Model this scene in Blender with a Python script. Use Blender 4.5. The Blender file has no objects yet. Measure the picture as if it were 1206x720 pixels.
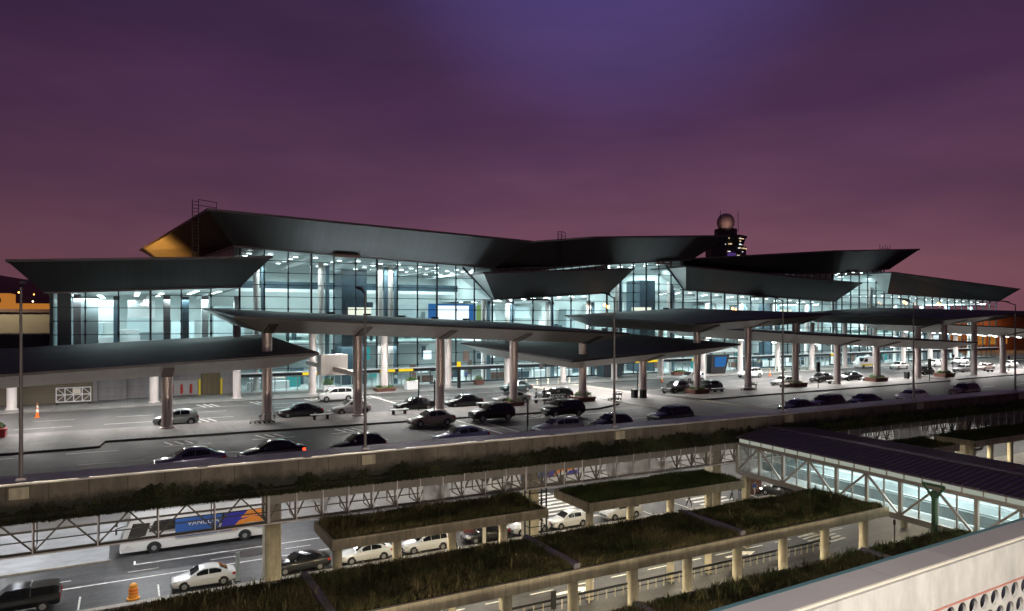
import bpy, bmesh, math, random
import numpy as np
from mathutils import Vector, Matrix

random.seed(7)
rng = np.random.default_rng(7)
SC = bpy.context.scene
COL = SC.collection
R = math.radians

# ------------------------------------------------------------------ camera
cd = bpy.data.cameras.new('camera')
cam = bpy.data.objects.new('camera', cd)
COL.objects.link(cam)
cam.location = (0, 0, 20)
cam.rotation_euler = (R(90), 0, -math.atan2(0.4756, 0.8797))
cd.sensor_width = 36
cd.lens = 36 * 837 / 1206
cd.shift_y = 15 / 1206
cd.clip_start = 0.2
cd.clip_end = 8000
SC.camera = cam

# ------------------------------------------------------------------ sky: last blue of dusk behind city-lit cloud
world = bpy.data.worlds.new('World')
SC.world = world
world.use_nodes = True
wn, wl = world.node_tree.nodes, world.node_tree.links
wn.clear()
out = wn.new('ShaderNodeOutputWorld')
sky = wn.new('ShaderNodeTexSky')
sky.sky_type = 'NISHITA'
sky.sun_disc = False
sky.sun_elevation = R(-4)
sky.sun_rotation = R(30)
bg1 = wn.new('ShaderNodeBackground')
bg1.inputs[1].default_value = 0.05
wl.new(sky.outputs[0], bg1.inputs[0])
tc = wn.new('ShaderNodeTexCoord')
sep = wn.new('ShaderNodeSeparateXYZ')
wl.new(tc.outputs['Generated'], sep.inputs[0])
nz = wn.new('ShaderNodeTexNoise')
nz.inputs['Scale'].default_value = 2.6
nz.inputs['Detail'].default_value = 4
nz.inputs['Roughness'].default_value = 0.55
mp = wn.new('ShaderNodeMapping')
mp.inputs['Scale'].default_value = (1, 1, 4.2); mp.inputs['Rotation'].default_value = (0.12, 0.2, 0.4)
wl.new(tc.outputs['Generated'], mp.inputs[0])
wl.new(mp.outputs[0], nz.inputs[0])
ma = wn.new('ShaderNodeMath'); ma.operation = 'MULTIPLY_ADD'
ma.inputs[1].default_value = 0.22; ma.inputs[2].default_value = -0.11
wl.new(nz.outputs[0], ma.inputs[0])
ad = wn.new('ShaderNodeMath'); ad.operation = 'ADD'
wl.new(sep.outputs[2], ad.inputs[0]); wl.new(ma.outputs[0], ad.inputs[1])
rp = wn.new('ShaderNodeValToRGB')
wl.new(ad.outputs[0], rp.inputs[0])
el = rp.color_ramp.elements
el[0].position = 0.0; el[0].color = (0.165, 0.064, 0.084, 1)
el[1].position = 1.0; el[1].color = (0.012, 0.008, 0.03, 1)
for p, c in ((0.07, (0.136, 0.053, 0.082)), (0.17, (0.092, 0.035, 0.074)), (0.28, (0.062, 0.024, 0.068)), (0.42, (0.038, 0.018, 0.058))):
    e = el.new(p); e.color = (*c, 1)
bg2 = wn.new('ShaderNodeBackground')
# azimuth: cloud is a little brighter and bluer over the terminal, darker to the left
dt = wn.new('ShaderNodeVectorMath'); dt.operation = 'DOT_PRODUCT'
dt.inputs[1].default_value = (0.62, 0.785, 0.0)
wl.new(tc.outputs['Generated'], dt.inputs[0])
az = wn.new('ShaderNodeMapRange')
az.inputs['From Min'].default_value = 0.55; az.inputs['From Max'].default_value = 1.0
az.inputs['To Min'].default_value = 0.62; az.inputs['To Max'].default_value = 1.15
wl.new(dt.outputs['Value'], az.inputs[0])
n2 = wn.new('ShaderNodeTexNoise'); n2.inputs['Scale'].default_value = 3.4; n2.inputs['Detail'].default_value = 5; n2.inputs['Roughness'].default_value = .5
m2_ = wn.new('ShaderNodeMapping'); m2_.inputs['Scale'].default_value = (1, 1, 3.6); m2_.inputs['Location'].default_value = (3, 1, 2)
wl.new(tc.outputs['Generated'], m2_.inputs[0]); wl.new(m2_.outputs[0], n2.inputs[0])
v2 = wn.new('ShaderNodeMapRange'); v2.inputs['From Min'].default_value = .3; v2.inputs['From Max'].default_value = .7; v2.inputs['To Min'].default_value = .88; v2.inputs['To Max'].default_value = 1.12
wl.new(n2.outputs[0], v2.inputs[0])
vm = wn.new('ShaderNodeMath'); vm.operation = 'MULTIPLY'; wl.new(az.outputs[0], vm.inputs[0]); wl.new(v2.outputs[0], vm.inputs[1])
wl.new(rp.outputs[0], bg2.inputs[0]); wl.new(vm.outputs[0], bg2.inputs[1])
ash = wn.new('ShaderNodeAddShader')
wl.new(bg1.outputs[0], ash.inputs[0]); wl.new(bg2.outputs[0], ash.inputs[1])
# the last violet patch of dusk high over the roofs
d3 = wn.new('ShaderNodeVectorMath'); d3.operation = 'DOT_PRODUCT'; d3.inputs[1].default_value = tuple(Vector((0.60, 0.80, 0.66)).normalized())
wl.new(tc.outputs['Generated'], d3.inputs[0])
lb = wn.new('ShaderNodeMapRange'); lb.interpolation_type = 'SMOOTHSTEP'; lb.inputs['From Min'].default_value = 0.935; lb.inputs['From Max'].default_value = 1.0
wl.new(d3.outputs['Value'], lb.inputs[0])
bg3 = wn.new('ShaderNodeBackground'); bg3.inputs[0].default_value = (0.22, 0.20, 0.80, 1)
l4 = wn.new('ShaderNodeMath'); l4.operation = 'MULTIPLY'; l4.inputs[1].default_value = 0.145
wl.new(lb.outputs[0], l4.inputs[0]); wl.new(l4.outputs[0], bg3.inputs[1])
as2 = wn.new('ShaderNodeAddShader'); wl.new(ash.outputs[0], as2.inputs[0]); wl.new(bg3.outputs[0], as2.inputs[1])
wl.new(as2.outputs[0], out.inputs[0])

SC.view_settings.view_transform = 'Standard'
SC.view_settings.look = 'None'
SC.view_settings.exposure = 0.0
SC.view_settings.gamma = 1.0
SC.view_settings.use_curve_mapping = False
SC.render.engine = 'CYCLES'
try:
    SC.cycles.use_denoising = True
    SC.cycles.max_bounces = 6
    SC.cycles.transparent_max_bounces = 12
    SC.cycles.caustics_reflective = False
    SC.cycles.caustics_refractive = False
    SC.cycles.sample_clamp_indirect = 4
    SC.cycles.use_light_tree = True
except Exception:
    pass

# ------------------------------------------------------------------ materials
def mat(name, col, rough=0.6, metal=0.0, var=0.0, scale=1.0, bump=0.0, coat=0.0, spec=None):
    m = bpy.data.materials.new(name); m.use_nodes = True
    n, l = m.node_tree.nodes, m.node_tree.links
    b = n['Principled BSDF']
    b.inputs['Base Color'].default_value = (*col, 1)
    b.inputs['Roughness'].default_value = rough
    b.inputs['Metallic'].default_value = metal
    if coat: b.inputs['Coat Weight'].default_value = coat
    if spec is not None: b.inputs['Specular IOR Level'].default_value = spec
    if var or bump:
        t = n.new('ShaderNodeTexCoord')
        z = n.new('ShaderNodeTexNoise'); z.inputs['Scale'].default_value = scale; z.inputs['Detail'].default_value = 6
        z.inputs['Roughness'].default_value = 0.62
        l.new(t.outputs['Object'], z.inputs[0])
        if var:
            r = n.new('ShaderNodeValToRGB')
            r.color_ramp.elements[0].position = 0.3; r.color_ramp.elements[1].position = 0.7
            r.color_ramp.elements[0].color = (*[c * (1 - var) for c in col], 1)
            r.color_ramp.elements[1].color = (*[min(1, c * (1 + var)) for c in col], 1)
            l.new(z.outputs[0], r.inputs[0]); l.new(r.outputs[0], b.inputs['Base Color'])
            rr = n.new('ShaderNodeMapRange'); rr.inputs['To Min'].default_value = max(0.05, rough * 0.75); rr.inputs['To Max'].default_value = min(1, rough * 1.25)
            l.new(z.outputs[0], rr.inputs[0]); l.new(rr.outputs[0], b.inputs['Roughness'])
        if bump:
            bp = n.new('ShaderNodeBump'); bp.inputs['Strength'].default_value = bump; bp.inputs['Distance'].default_value = 0.05
            l.new(z.outputs[0], bp.inputs['Height']); l.new(bp.outputs[0], b.inputs['Normal'])
    return m

def emit(name, col, s):
    m = bpy.data.materials.new(name); m.use_nodes = True
    n, l = m.node_tree.nodes, m.node_tree.links
    n.clear()
    o = n.new('ShaderNodeOutputMaterial'); e = n.new('ShaderNodeEmission')
    e.inputs[0].default_value = (*col, 1); e.inputs[1].default_value = s
    l.new(e.outputs[0], o.inputs[0])
    return m

def glass(name, tint, refl=0.10, rough=0.02):
    m = bpy.data.materials.new(name); m.use_nodes = True
    n, l = m.node_tree.nodes, m.node_tree.links
    n.clear()
    o = n.new('ShaderNodeOutputMaterial')
    t = n.new('ShaderNodeBsdfTransparent'); t.inputs[0].default_value = (*tint, 1)
    g = n.new('ShaderNodeBsdfGlossy'); g.inputs['Roughness'].default_value = rough
    lw = n.new('ShaderNodeLayerWeight'); lw.inputs[0].default_value = 0.25
    mm = n.new('ShaderNodeMath'); mm.operation = 'MULTIPLY_ADD'; mm.inputs[1].default_value = 0.5; mm.inputs[2].default_value = refl * 0.5
    l.new(lw.outputs[0], mm.inputs[0])
    mx = n.new('ShaderNodeMixShader')
    l.new(mm.outputs[0], mx.inputs[0]); l.new(t.outputs[0], mx.inputs[1]); l.new(g.outputs[0], mx.inputs[2])
    l.new(mx.outputs[0], o.inputs[0])
    return m

def seamed(name, col, rough, metal, pitch, axis='X', depth=0.35, var=0.15, line=0.05):
    """sheet or panel cladding: thin dark joints every <pitch> metres along an axis"""
    m = mat(name, col, rough, metal, var, 0.35)
    n, l = m.node_tree.nodes, m.node_tree.links
    b = n['Principled BSDF']
    t = n.new('ShaderNodeTexCoord'); s = n.new('ShaderNodeSeparateXYZ'); l.new(t.outputs['Object'], s.inputs[0])
    md = n.new('ShaderNodeMath'); md.operation = 'PINGPONG'; md.inputs[1].default_value = pitch / 2
    l.new(s.outputs['XYZ'.index(axis)], md.inputs[0])
    lt = n.new('ShaderNodeMath'); lt.operation = 'LESS_THAN'; lt.inputs[1].default_value = line / 2
    l.new(md.outputs[0], lt.inputs[0])
    # each panel a slightly different tone
    dv = n.new('ShaderNodeMath'); dv.operation = 'DIVIDE'; dv.inputs[1].default_value = pitch; l.new(s.outputs['XYZ'.index(axis)], dv.inputs[0])
    fl = n.new('ShaderNodeMath'); fl.operation = 'ROUND'; l.new(dv.outputs[0], fl.inputs[0])
    wn_ = n.new('ShaderNodeTexWhiteNoise'); wn_.noise_dimensions = '1D'; l.new(fl.outputs[0], wn_.inputs['W'])
    mr = n.new('ShaderNodeMapRange'); mr.inputs['To Min'].default_value = 1 - var; mr.inputs['To Max'].default_value = 1 + var * 0.5
    l.new(wn_.outputs[0], mr.inputs[0])
    src = b.inputs['Base Color'].links[0].from_socket
    m1 = n.new('ShaderNodeVectorMath'); m1.operation = 'SCALE'
    l.new(src, m1.inputs[0]); l.new(mr.outputs[0], m1.inputs['Scale'])
    mx = n.new('ShaderNodeMix'); mx.data_type = 'RGBA'
    mx.inputs[7].default_value = (*[c * (1 - depth) for c in col], 1)
    l.new(lt.outputs[0], mx.inputs[0]); l.new(m1.outputs[0], mx.inputs[6])
    l.new(mx.outputs[2], b.inputs['Base Color'])
    return m

M = {}
M['asphalt'] = mat('asphalt', (0.075, 0.072, 0.075), 0.5, 0, 0.35, 0.25, 0.1)
M['deck_asphalt'] = mat('deck_asphalt', (0.080, 0.074, 0.072), 0.60, 0, 0.35, 0.22, 0.08)
M['pave'] = seamed('pave', (0.215, 0.197, 0.187), 0.62, 0, 1.4, 'X', 0.35, 0.2, 0.04)
M['pave_lower'] = mat('pave_lower', (0.30, 0.30, 0.31), 0.6, 0, 0.18, 0.5)
M['kerb'] = mat('kerb', (0.30, 0.27, 0.23), 0.75, 0, 0.3, 1.5)
M['kerb_dark'] = mat('kerb_dark', (0.06, 0.052, 0.05), 0.8, 0, 0.3, 1.5)
M['paint'] = mat('paint', (0.78, 0.76, 0.70), 0.6, 0, 0.3, 3)
M['cream_path'] = mat('cream_path', (0.45, 0.38, 0.28), 0.7, 0, 0.2, 1)
M['concrete'] = seamed('concrete', (0.165, 0.138, 0.112), 0.8, 0, 1.9, 'X', 0.55, 0.2, 0.05)
def streaked(m, strength=0.55, scale=(1.6, 1.6, 0.12)):
    n, l = m.node_tree.nodes, m.node_tree.links
    b = n['Principled BSDF']; src = b.inputs['Base Color'].links[0].from_socket
    t = n.new('ShaderNodeTexCoord'); mp_ = n.new('ShaderNodeMapping'); mp_.inputs['Scale'].default_value = scale
    z = n.new('ShaderNodeTexNoise'); z.inputs['Scale'].default_value = 1.6; z.inputs['Detail'].default_value = 8; z.inputs['Roughness'].default_value = .7
    l.new(t.outputs['Object'], mp_.inputs[0]); l.new(mp_.outputs[0], z.inputs[0])
    r = n.new('ShaderNodeMapRange'); r.inputs['From Min'].default_value = .40; r.inputs['From Max'].default_value = .68; r.inputs['To Min'].default_value = 1.0; r.inputs['To Max'].default_value = 1 - strength
    l.new(z.outputs[0], r.inputs[0])
    v = n.new('ShaderNodeVectorMath'); v.operation = 'SCALE'; l.new(src, v.inputs[0]); l.new(r.outputs[0], v.inputs['Scale'])
    l.new(v.outputs[0], b.inputs['Base Color'])
streaked(M['concrete'], 0.5, (.55, .55, .16))
def mossy(m, z0, z1):
    n, l = m.node_tree.nodes, m.node_tree.links
    b = n['Principled BSDF']; src = b.inputs['Base Color'].links[0].from_socket
    t = n.new('ShaderNodeTexCoord'); sp = n.new('ShaderNodeSeparateXYZ'); l.new(t.outputs['Object'], sp.inputs[0])
    z = n.new('ShaderNodeTexNoise'); z.inputs['Scale'].default_value = .9; z.inputs['Detail'].default_value = 9; z.inputs['Roughness'].default_value = .75; l.new(t.outputs['Object'], z.inputs[0])
    a = n.new('ShaderNodeMath'); a.operation = 'MULTIPLY_ADD'; a.inputs[1].default_value = -1.6; l.new(z.outputs[0], a.inputs[0]); l.new(sp.outputs[2], a.inputs[2])
    r = n.new('ShaderNodeMapRange'); r.inputs['From Min'].default_value = z0 - .8; r.inputs['From Max'].default_value = z1 - .8; l.new(a.outputs[0], r.inputs[0])
    mx = n.new('ShaderNodeMix'); mx.data_type = 'RGBA'; mx.inputs[6].default_value = (.014, .013, .008, 1); l.new(r.outputs[0], mx.inputs[0]); l.new(src, mx.inputs[7]); l.new(mx.outputs[2], b.inputs['Base Color'])
mossy(M['concrete'], 9.95, 10.45)
M['concrete_plain'] = mat('concrete_plain', (0.42, 0.37, 0.275), 0.8, 0, 0.25, 0.9, 0.15)
M['planter_concrete'] = seamed('planter_concrete', (0.54, 0.465, 0.315), 0.8, 0, 1.25, 'X', 0.35, 0.2, 0.03)
M['coping'] = mat('coping', (0.50, 0.46, 0.47), 0.5, 0, 0.25, 0.8)
M['coping_dark'] = mat('coping_dark', (.24, .215, .23), .6, 0, .2, 1)
M['rail_metal'] = mat('rail_metal', (0.6, 0.58, 0.58), 0.3, 0.9)
M['grey_panel'] = seamed('grey_panel', (0.26, 0.245, 0.26), 0.55, 0, 1.05, 'Z', 0.4, 0.10, 0.04)
M['white'] = mat('white', (0.74, 0.75, 0.76), 0.5, 0, 0.06, 0.5)
M['cream'] = mat('cream', (0.72, 0.67, 0.56), 0.55, 0, 0.07, 0.6)
M['garage_white'] = mat('garage_white', (0.64, 0.62, 0.575), 0.5, 0, 0.10, 1.6, 0.04)
M['garage_coping'] = seamed('garage_coping', (0.33, 0.305, 0.30), 0.55, 0.1, 2.6, 'X', 0.3, 0.12, 0.015)
M['pink_edge'] = mat('pink_edge', (0.55, 0.22, 0.17), 0.6)
M['roof_dark'] = seamed('roof_dark', (0.055, 0.052, 0.062), 0.38, 0.35, 0.6, 'X', 0.3, 0.12, 0.04)
M['fascia'] = seamed('fascia', (0.060, 0.061, 0.068), 0.62, 0.1, 1.2, 'X', 0.35, 0.12, 0.05)
M['fascia_edge'] = mat('fascia_edge', (0.13, 0.11, 0.12), 0.45, 0.5)
M['soffit'] = seamed('soffit', (0.58, 0.55, 0.53), 0.38, 0.45, 1.5, 'X', 0.22, 0.07, 0.03)
M['canopy_top'] = seamed('canopy_top', (0.046, 0.030, 0.042), 0.75, 0.0, 0.75, 'Y', 0.3, 0.14, 0.03)
M['rim'] = mat('rim', (0.05, 0.04, 0.045), 0.4, 0.4)
M['column'] = mat('column', (0.50, 0.42, 0.40), 0.35, 0.35, 0.08, 0.7)
M['column_white'] = mat('column_white', (0.66, 0.60, 0.58), 0.4, 0, 0.06, 0.7)
M['column_cap'] = mat('column_cap', (0.14, 0.115, 0.11), 0.5, 0.3)
M['mullion'] = mat('mullion', (0.035, 0.05, 0.06), 0.4, 0.5)
M['mullion_light'] = mat('mullion_light', (0.30, 0.36, 0.37), 0.4, 0.4)
M['glass'] = glass('glass', (0.83, 0.935, 0.94), 0.10)
M['bridge_glass'] = glass('bridge_glass', (0.86, 0.94, 0.92), 0.14)
M['int_wall'] = mat('int_wall', (0.50, 0.545, 0.545), 0.7, 0, 0.10, 0.12)
M['int_wall2'] = mat('int_wall2', (0.32, 0.38, 0.40), 0.7, 0, 0.15, 0.15)
M['int_dark'] = mat('int_dark', (0.035, 0.06, 0.08), 0.35, 0, 0.3, 0.5)
M['int_shade'] = mat('int_shade', (0.13, 0.20, 0.25), .5)
M['int_floor'] = mat('int_floor', (0.40, 0.42, 0.42), 0.2, 0, 0.1, 0.5)
M['ceiling'] = seamed('ceiling', (0.36, 0.38, 0.38), 0.6, 0, 1.5, 'Y', 0.5, 0.10, 0.15)
M['lamp_white'] = emit('lamp_white', (0.92, 1.0, 0.98), 9)
M['lamp_warm'] = emit('lamp_warm', (1.0, 0.82, 0.5), 10)
M['lamp_orange'] = emit('lamp_orange', (1.0, 0.42, 0.08), 14)
M['sign_light'] = emit('sign_light', (1.0, 0.95, 0.78), 1.15)
M['sign_yellow'] = emit('sign_yellow', (1.0, 0.72, 0.03), 0.95)
M['screen_white'] = emit('screen_white', (0.85, 0.93, 1.0), 1.5)
M['screen_blue'] = emit('screen_blue', (0.05, 0.22, 0.60), 0.62)
M['screen_green'] = emit('screen_green', (0.45, 0.70, 0.25), 0.45)
M['screen_teal'] = emit('screen_teal', (0.08, 0.5, 0.5), 0.6)
M['glow_orange'] = emit('glow_orange', (1.0, 0.36, 0.06), 0.42)  # orange lamplight on distant walls and bays, put in as their own glow
M['tail'] = mat('tail', (0.45, 0.01, 0.01), 0.25, 0, coat=0.5)
M['tail_on'] = emit('tail_on', (1.0, 0.06, 0.02), 3.0)
M['head'] = mat('head', (0.75, 0.75, 0.72), 0.12, 0.3, coat=0.5)
M['head_on'] = emit('head_on', (1.0, 0.95, 0.85), 8)
M['tyre'] = mat('tyre', (0.015, 0.015, 0.016), 0.8)
M['hub'] = mat('hub', (0.45, 0.45, 0.46), 0.3, 0.8)
M['car_glass'] = mat('car_glass', (0.012, 0.014, 0.016), 0.06, 0, coat=0.6)
M['trim'] = mat('trim', (0.02, 0.02, 0.021), 0.5)
M['black_metal'] = mat('black_metal', (0.02, 0.02, 0.022), 0.4, 0.4)
M['grey_metal'] = mat('grey_metal', (0.30, 0.30, 0.30), 0.4, 0.7)
M['pole'] = mat('pole', (0.16, 0.14, 0.14), 0.5, 0.4)
M['truss'] = mat('truss', (0.045, 0.04, 0.037), 0.6, 0.3)
M['bridge_steel'] = mat('bridge_steel', (0.42, 0.385, 0.35), 0.45, 0.4)
M['green_steel'] = mat('green_steel', (0.05, 0.11, 0.06), 0.45, 0.2)
M['bridge_roof'] = mat('bridge_roof', (0.15, 0.125, 0.15), 0.45, 0.2, 0.15, 0.6)
M['frosted'] = emit('frosted', (0.80, 0.86, 0.72), 0.38)
M['wood'] = mat('wood', (0.12, 0.06, 0.045), 0.6, 0, 0.3, 3)
M['terracotta'] = mat('terracotta', (0.13, 0.055, 0.04), 0.7, 0, 0.2, 2)
M['soil'] = mat('soil', (0.035, 0.028, 0.02), 0.95)
M['orange'] = mat('orange', (0.85, 0.20, 0.02), 0.5)
M['amber'] = mat('amber', (0.85, 0.36, 0.05), 0.4)
M['yellow'] = mat('yellow', (0.75, 0.58, 0.02), 0.5)
M['red'] = mat('red', (0.45, 0.03, 0.03), 0.4)
M['bus_white'] = mat('bus_white', (0.74, 0.72, 0.70), 0.3, 0, 0.04, 0.4, coat=0.4)
M['bus_blue'] = mat('bus_blue', (0.02, 0.10, 0.36), 0.3, coat=0.4)
M['bus_indigo'] = mat('bus_indigo', (0.015, 0.018, 0.30), 0.3, coat=0.4)
M['bus_orange'] = mat('bus_orange', (0.80, 0.26, 0.03), 0.3, coat=0.4)
M['radome'] = mat('radome', (0.65, 0.52, 0.48), 0.7)
M['tower_dark'] = mat('tower_dark', (0.05, 0.045, 0.05), 0.6)
M['tower_warm'] = emit('tower_warm', (1.0, .72, .4), .9); M['tower_white'] = emit('tower_white', (.9, .95, 1.0), 1.5)
M['hill'] = mat('hill', (0.40, 0.20, 0.11), 0.95, 0, 0.4, 0.01)
M['beige'] = mat('beige', (0.36, 0.32, 0.24), 0.75, 0, 0.08, 0.3)
M['rust'] = mat('rust', (0.35, 0.12, 0.03), 0.7, 0, 0.2, 0.4)
M['moss'] = mat('moss', (0.016, 0.014, 0.010), 0.95, 0, 0.5, 1.3)
M['skin'] = mat('skin', (0.45, 0.28, 0.2), 0.6)

def leafmat(name, a, b, c):
    m = bpy.data.materials.new(name); m.use_nodes = True
    n, l = m.node_tree.nodes, m.node_tree.links
    bs = n['Principled BSDF']; bs.inputs['Roughness'].default_value = 0.8
    bs.inputs['Specular IOR Level'].default_value = 0.15
    g = n.new('ShaderNodeNewGeometry'); t = n.new('ShaderNodeTexCoord')
    z = n.new('ShaderNodeTexNoise'); z.inputs['Scale'].default_value = 0.45; z.inputs['Detail'].default_value = 5
    l.new(t.outputs['Object'], z.inputs[0])
    ml = n.new('ShaderNodeMath'); ml.operation = 'MULTIPLY_ADD'; ml.inputs[1].default_value = 0.4
    l.new(g.outputs['Random Per Island'], ml.inputs[0])
    s2 = n.new('ShaderNodeMath'); s2.operation = 'MULTIPLY_ADD'; s2.inputs[1].default_value = 1.5; s2.inputs[2].default_value = -0.4
    l.new(z.outputs[0], s2.inputs[0]); l.new(s2.outputs[0], ml.inputs[2])
    r = n.new('ShaderNodeValToRGB'); l.new(ml.outputs[0], r.inputs[0])
    e = r.color_ramp.elements
    e[0].position = 0.15; e[0].color = (*a, 1); e[1].position = 0.95; e[1].color = (*c, 1)
    q = e.new(0.55); q.color = (*b, 1)
    l.new(r.outputs[0], bs.inputs['Base Color'])
    return m
M['grass_dry'] = leafmat('grass_dry', (0.035, 0.040, 0.014), (0.085, 0.080, 0.032), (0.24, 0.18, 0.085))
M['grass_green'] = leafmat('grass_green', (0.035, 0.05, 0.015), (0.06, 0.085, 0.025), (0.14, 0.13, 0.05))
M['leaf'] = leafmat('leaf', (0.03, 0.07, 0.02), (0.08, 0.15, 0.04), (0.22, 0.30, 0.09))
M['vine'] = leafmat('vine', (0.012, 0.012, 0.007), (0.022, 0.024, 0.011), (0.06, 0.065, 0.03))

def screen_mat(lo, hi, nm):
    m = bpy.data.materials.new(nm); m.use_nodes = True
    n, l = m.node_tree.nodes, m.node_tree.links
    n.clear()
    o = n.new('ShaderNodeOutputMaterial'); t = n.new('ShaderNodeBsdfTransparent')
    b = n.new('ShaderNodeBsdfDiffuse'); b.inputs[0].default_value = (0.21, 0.19, 0.172, 1)
    z = n.new('ShaderNodeTexNoise'); z.inputs['Scale'].default_value = 0.25
    c = n.new('ShaderNodeTexCoord'); l.new(c.outputs['Object'], z.inputs[0])
    mr = n.new('ShaderNodeMapRange'); mr.inputs['From Min'].default_value = 0.3; mr.inputs['From Max'].default_value = 0.7
    mr.inputs['To Min'].default_value = lo; mr.inputs['To Max'].default_value = hi
    l.new(z.outputs[0], mr.inputs[0])
    mx = n.new('ShaderNodeMixShader'); l.new(mr.outputs[0], mx.inputs[0]); l.new(t.outputs[0], mx.inputs[1]); l.new(b.outputs[0], mx.inputs[2])
    l.new(mx.outputs[0], o.inputs[0])
    return m
M['screen'] = screen_mat(.42, .80, 'perforated_screen'); M['screen_open'] = screen_mat(.10, .22, 'open_screen'); M['screen_veil'] = screen_mat(.42, .62, 'veil_screen')
M['screen_solid'] = seamed('screen_solid', (0.20, 0.18, 0.165), .7, .1, 1.5, 'X', .3, .10, .03)

streaked(M['planter_concrete'], 0.35, (2.2, 2.2, .5)); streaked(M['concrete_plain'], 0.4); streaked(M['garage_white'], 0.24, (2.2, 2.2, .7)); streaked(M['grey_panel'], .25, (.8, .8, .15))
for k_ in ('asphalt', 'deck_asphalt'): streaked(M[k_], 0.6, (.05, 1.1, 1)); streaked(M[k_], 0.5, (.5, .5, 1)); streaked(M[k_], 0.45, (1.8, 1.8, 1))
streaked(M['paint'], .3, (1.5, 1.5, 1))
streaked(M['pave'], .3, (.4, .4, 1)); streaked(M['pave_lower'], .3, (.3, .5, 1))
# ------------------------------------------------------------------ mesh helpers
class MB:
    def __init__(s): s.v = []; s.f = []; s.mi = []
    def add(s, vs, fs, mi=0):
        o = len(s.v); s.v += [tuple(v) for v in vs]
        for f in fs: s.f.append(tuple(o + i for i in f)); s.mi.append(mi)
        return s
    def hexa(s, p, mi=0):
        return s.add(p, [(0, 3, 2, 1), (4, 5, 6, 7), (0, 1, 5, 4), (1, 2, 6, 5), (2, 3, 7, 6), (3, 0, 4, 7)], mi)
    def box(s, x0, x1, y0, y1, z0, z1, mi=0):
        return s.hexa([(x0, y0, z0), (x1, y0, z0), (x1, y1, z0), (x0, y1, z0), (x0, y0, z1), (x1, y0, z1), (x1, y1, z1), (x0, y1, z1)], mi)
    def poly(s, pts, mi=0): return s.add(pts, [tuple(range(len(pts)))], mi)
    def prism(s, pts, axis, a, b, mi=0):
        def q(p, h):
            return {'x': (h, p[0], p[1]), 'y': (p[0], h, p[1]), 'z': (p[0], p[1], h)}[axis]
        n = len(pts)
        return s.add([q(p, a) for p in pts] + [q(p, b) for p in pts],
                     [tuple(range(n))[::-1], tuple(range(n, 2 * n))] + [(i, (i + 1) % n, n + (i + 1) % n, n + i) for i in range(n)], mi)
    def tube(s, p, q, r, r2=None, n=8, mi=0):
        p, q = Vector(p), Vector(q); r2 = r if r2 is None else r2
        d = (q - p).normalized(); a = d.orthogonal().normalized(); b = d.cross(a)
        vs = []
        for c, rr in ((p, r), (q, r2)):
            for i in range(n):
                t = 2 * math.pi * i / n
                vs.append(c + a * (rr * math.cos(t)) + b * (rr * math.sin(t)))
        return s.add(vs, [tuple(range(n))[::-1], tuple(range(n, 2 * n))] + [(i, (i + 1) % n, n + (i + 1) % n, n + i) for i in range(n)], mi)
    def bar(s, p, q, w, h=None, mi=0):
        p, q = Vector(p), Vector(q); h = w if h is None else h
        d = (q - p).normalized(); up = Vector((0, 0, 1))
        if abs(d.z) > 0.95: up = Vector((0, 1, 0))
        a = d.cross(up).normalized(); b = a.cross(d)
        a *= w / 2; b *= h / 2
        return s.hexa([p - a - b, p + a - b, p + a + b, p - a + b, q - a - b, q + a - b, q + a + b, q - a + b], mi)
    def lathe(s, cx, cy, prof, n=20, mi=0):
        vs = []
        for r, z in prof:
            for i in range(n):
                t = 2 * math.pi * i / n
                vs.append((cx + r * math.cos(t), cy + r * math.sin(t), z))
        fs = []
        for k in range(len(prof) - 1):
            for i in range(n):
                j = (i + 1) % n
                fs.append((k * n + i, k * n + j, (k + 1) * n + j, (k + 1) * n + i))
        fs.append(tuple(range(n))[::-1]); fs.append(tuple(range((len(prof) - 1) * n, len(prof) * n)))
        return s.add(vs, fs, mi)
    def loft(s, rings, mi=0, caps=True, closed=True):
        n = len(rings[0]); vs = [p for r in rings for p in r]; fs = []
        for k in range(len(rings) - 1):
            for i in range(n if closed else n - 1):
                j = (i + 1) % n
                fs.append((k * n + i, k * n + j, (k + 1) * n + j, (k + 1) * n + i))
        if caps:
            fs.append(tuple(range(n))[::-1]); fs.append(tuple(range((len(rings) - 1) * n, len(rings) * n)))
        return s.add(vs, fs, mi)
    def build(s, name, mats, parent=None, smooth=False, fix=True):
        me = bpy.data.meshes.new(name)
        me.from_pydata(s.v, [], s.f)
        if not isinstance(mats, (list, tuple)): mats = [mats]
        for m in mats: me.materials.append(M[m] if isinstance(m, str) else m)
        me.polygons.foreach_set('material_index', s.mi)
        if fix:
            b = bmesh.new(); b.from_mesh(me); bmesh.ops.recalc_face_normals(b, faces=b.faces); b.to_mesh(me); b.free()
        if smooth:
            me.polygons.foreach_set('use_smooth', [True] * len(me.polygons))
            me.set_sharp_from_angle(angle=R(40))
        o = bpy.data.objects.new(name, me); COL.objects.link(o)
        if parent is not None:
            o.parent = parent
            if parent.get('_w'): o.location = -Vector(parent.location)
        return o

def tag(o, label=None, cat=None, group=None, kind=None):
    if label: o['label'] = label
    if cat: o['category'] = cat
    if group: o['group'] = group
    if kind: o['kind'] = kind
    return o
def thing(name, label, cat, loc=(0, 0, 0), rz=0.0, group=None, world_parts=False):
    o = bpy.data.objects.new(name, None); COL.objects.link(o)
    o.empty_display_size = 0.3
    o.location = loc; o.rotation_euler = (0, 0, rz)
    if world_parts: o['_w'] = 1
    return tag(o, label, cat, group)
def copy_tree(o, parent=None):
    c = o.copy(); COL.objects.link(c)
    if parent is not None: c.parent = parent
    for ch in list(o.children): copy_tree(ch, c)
    return c
def structure(mb, name, m, **k): return tag(mb.build(name, m, **k), kind='structure')

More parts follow.
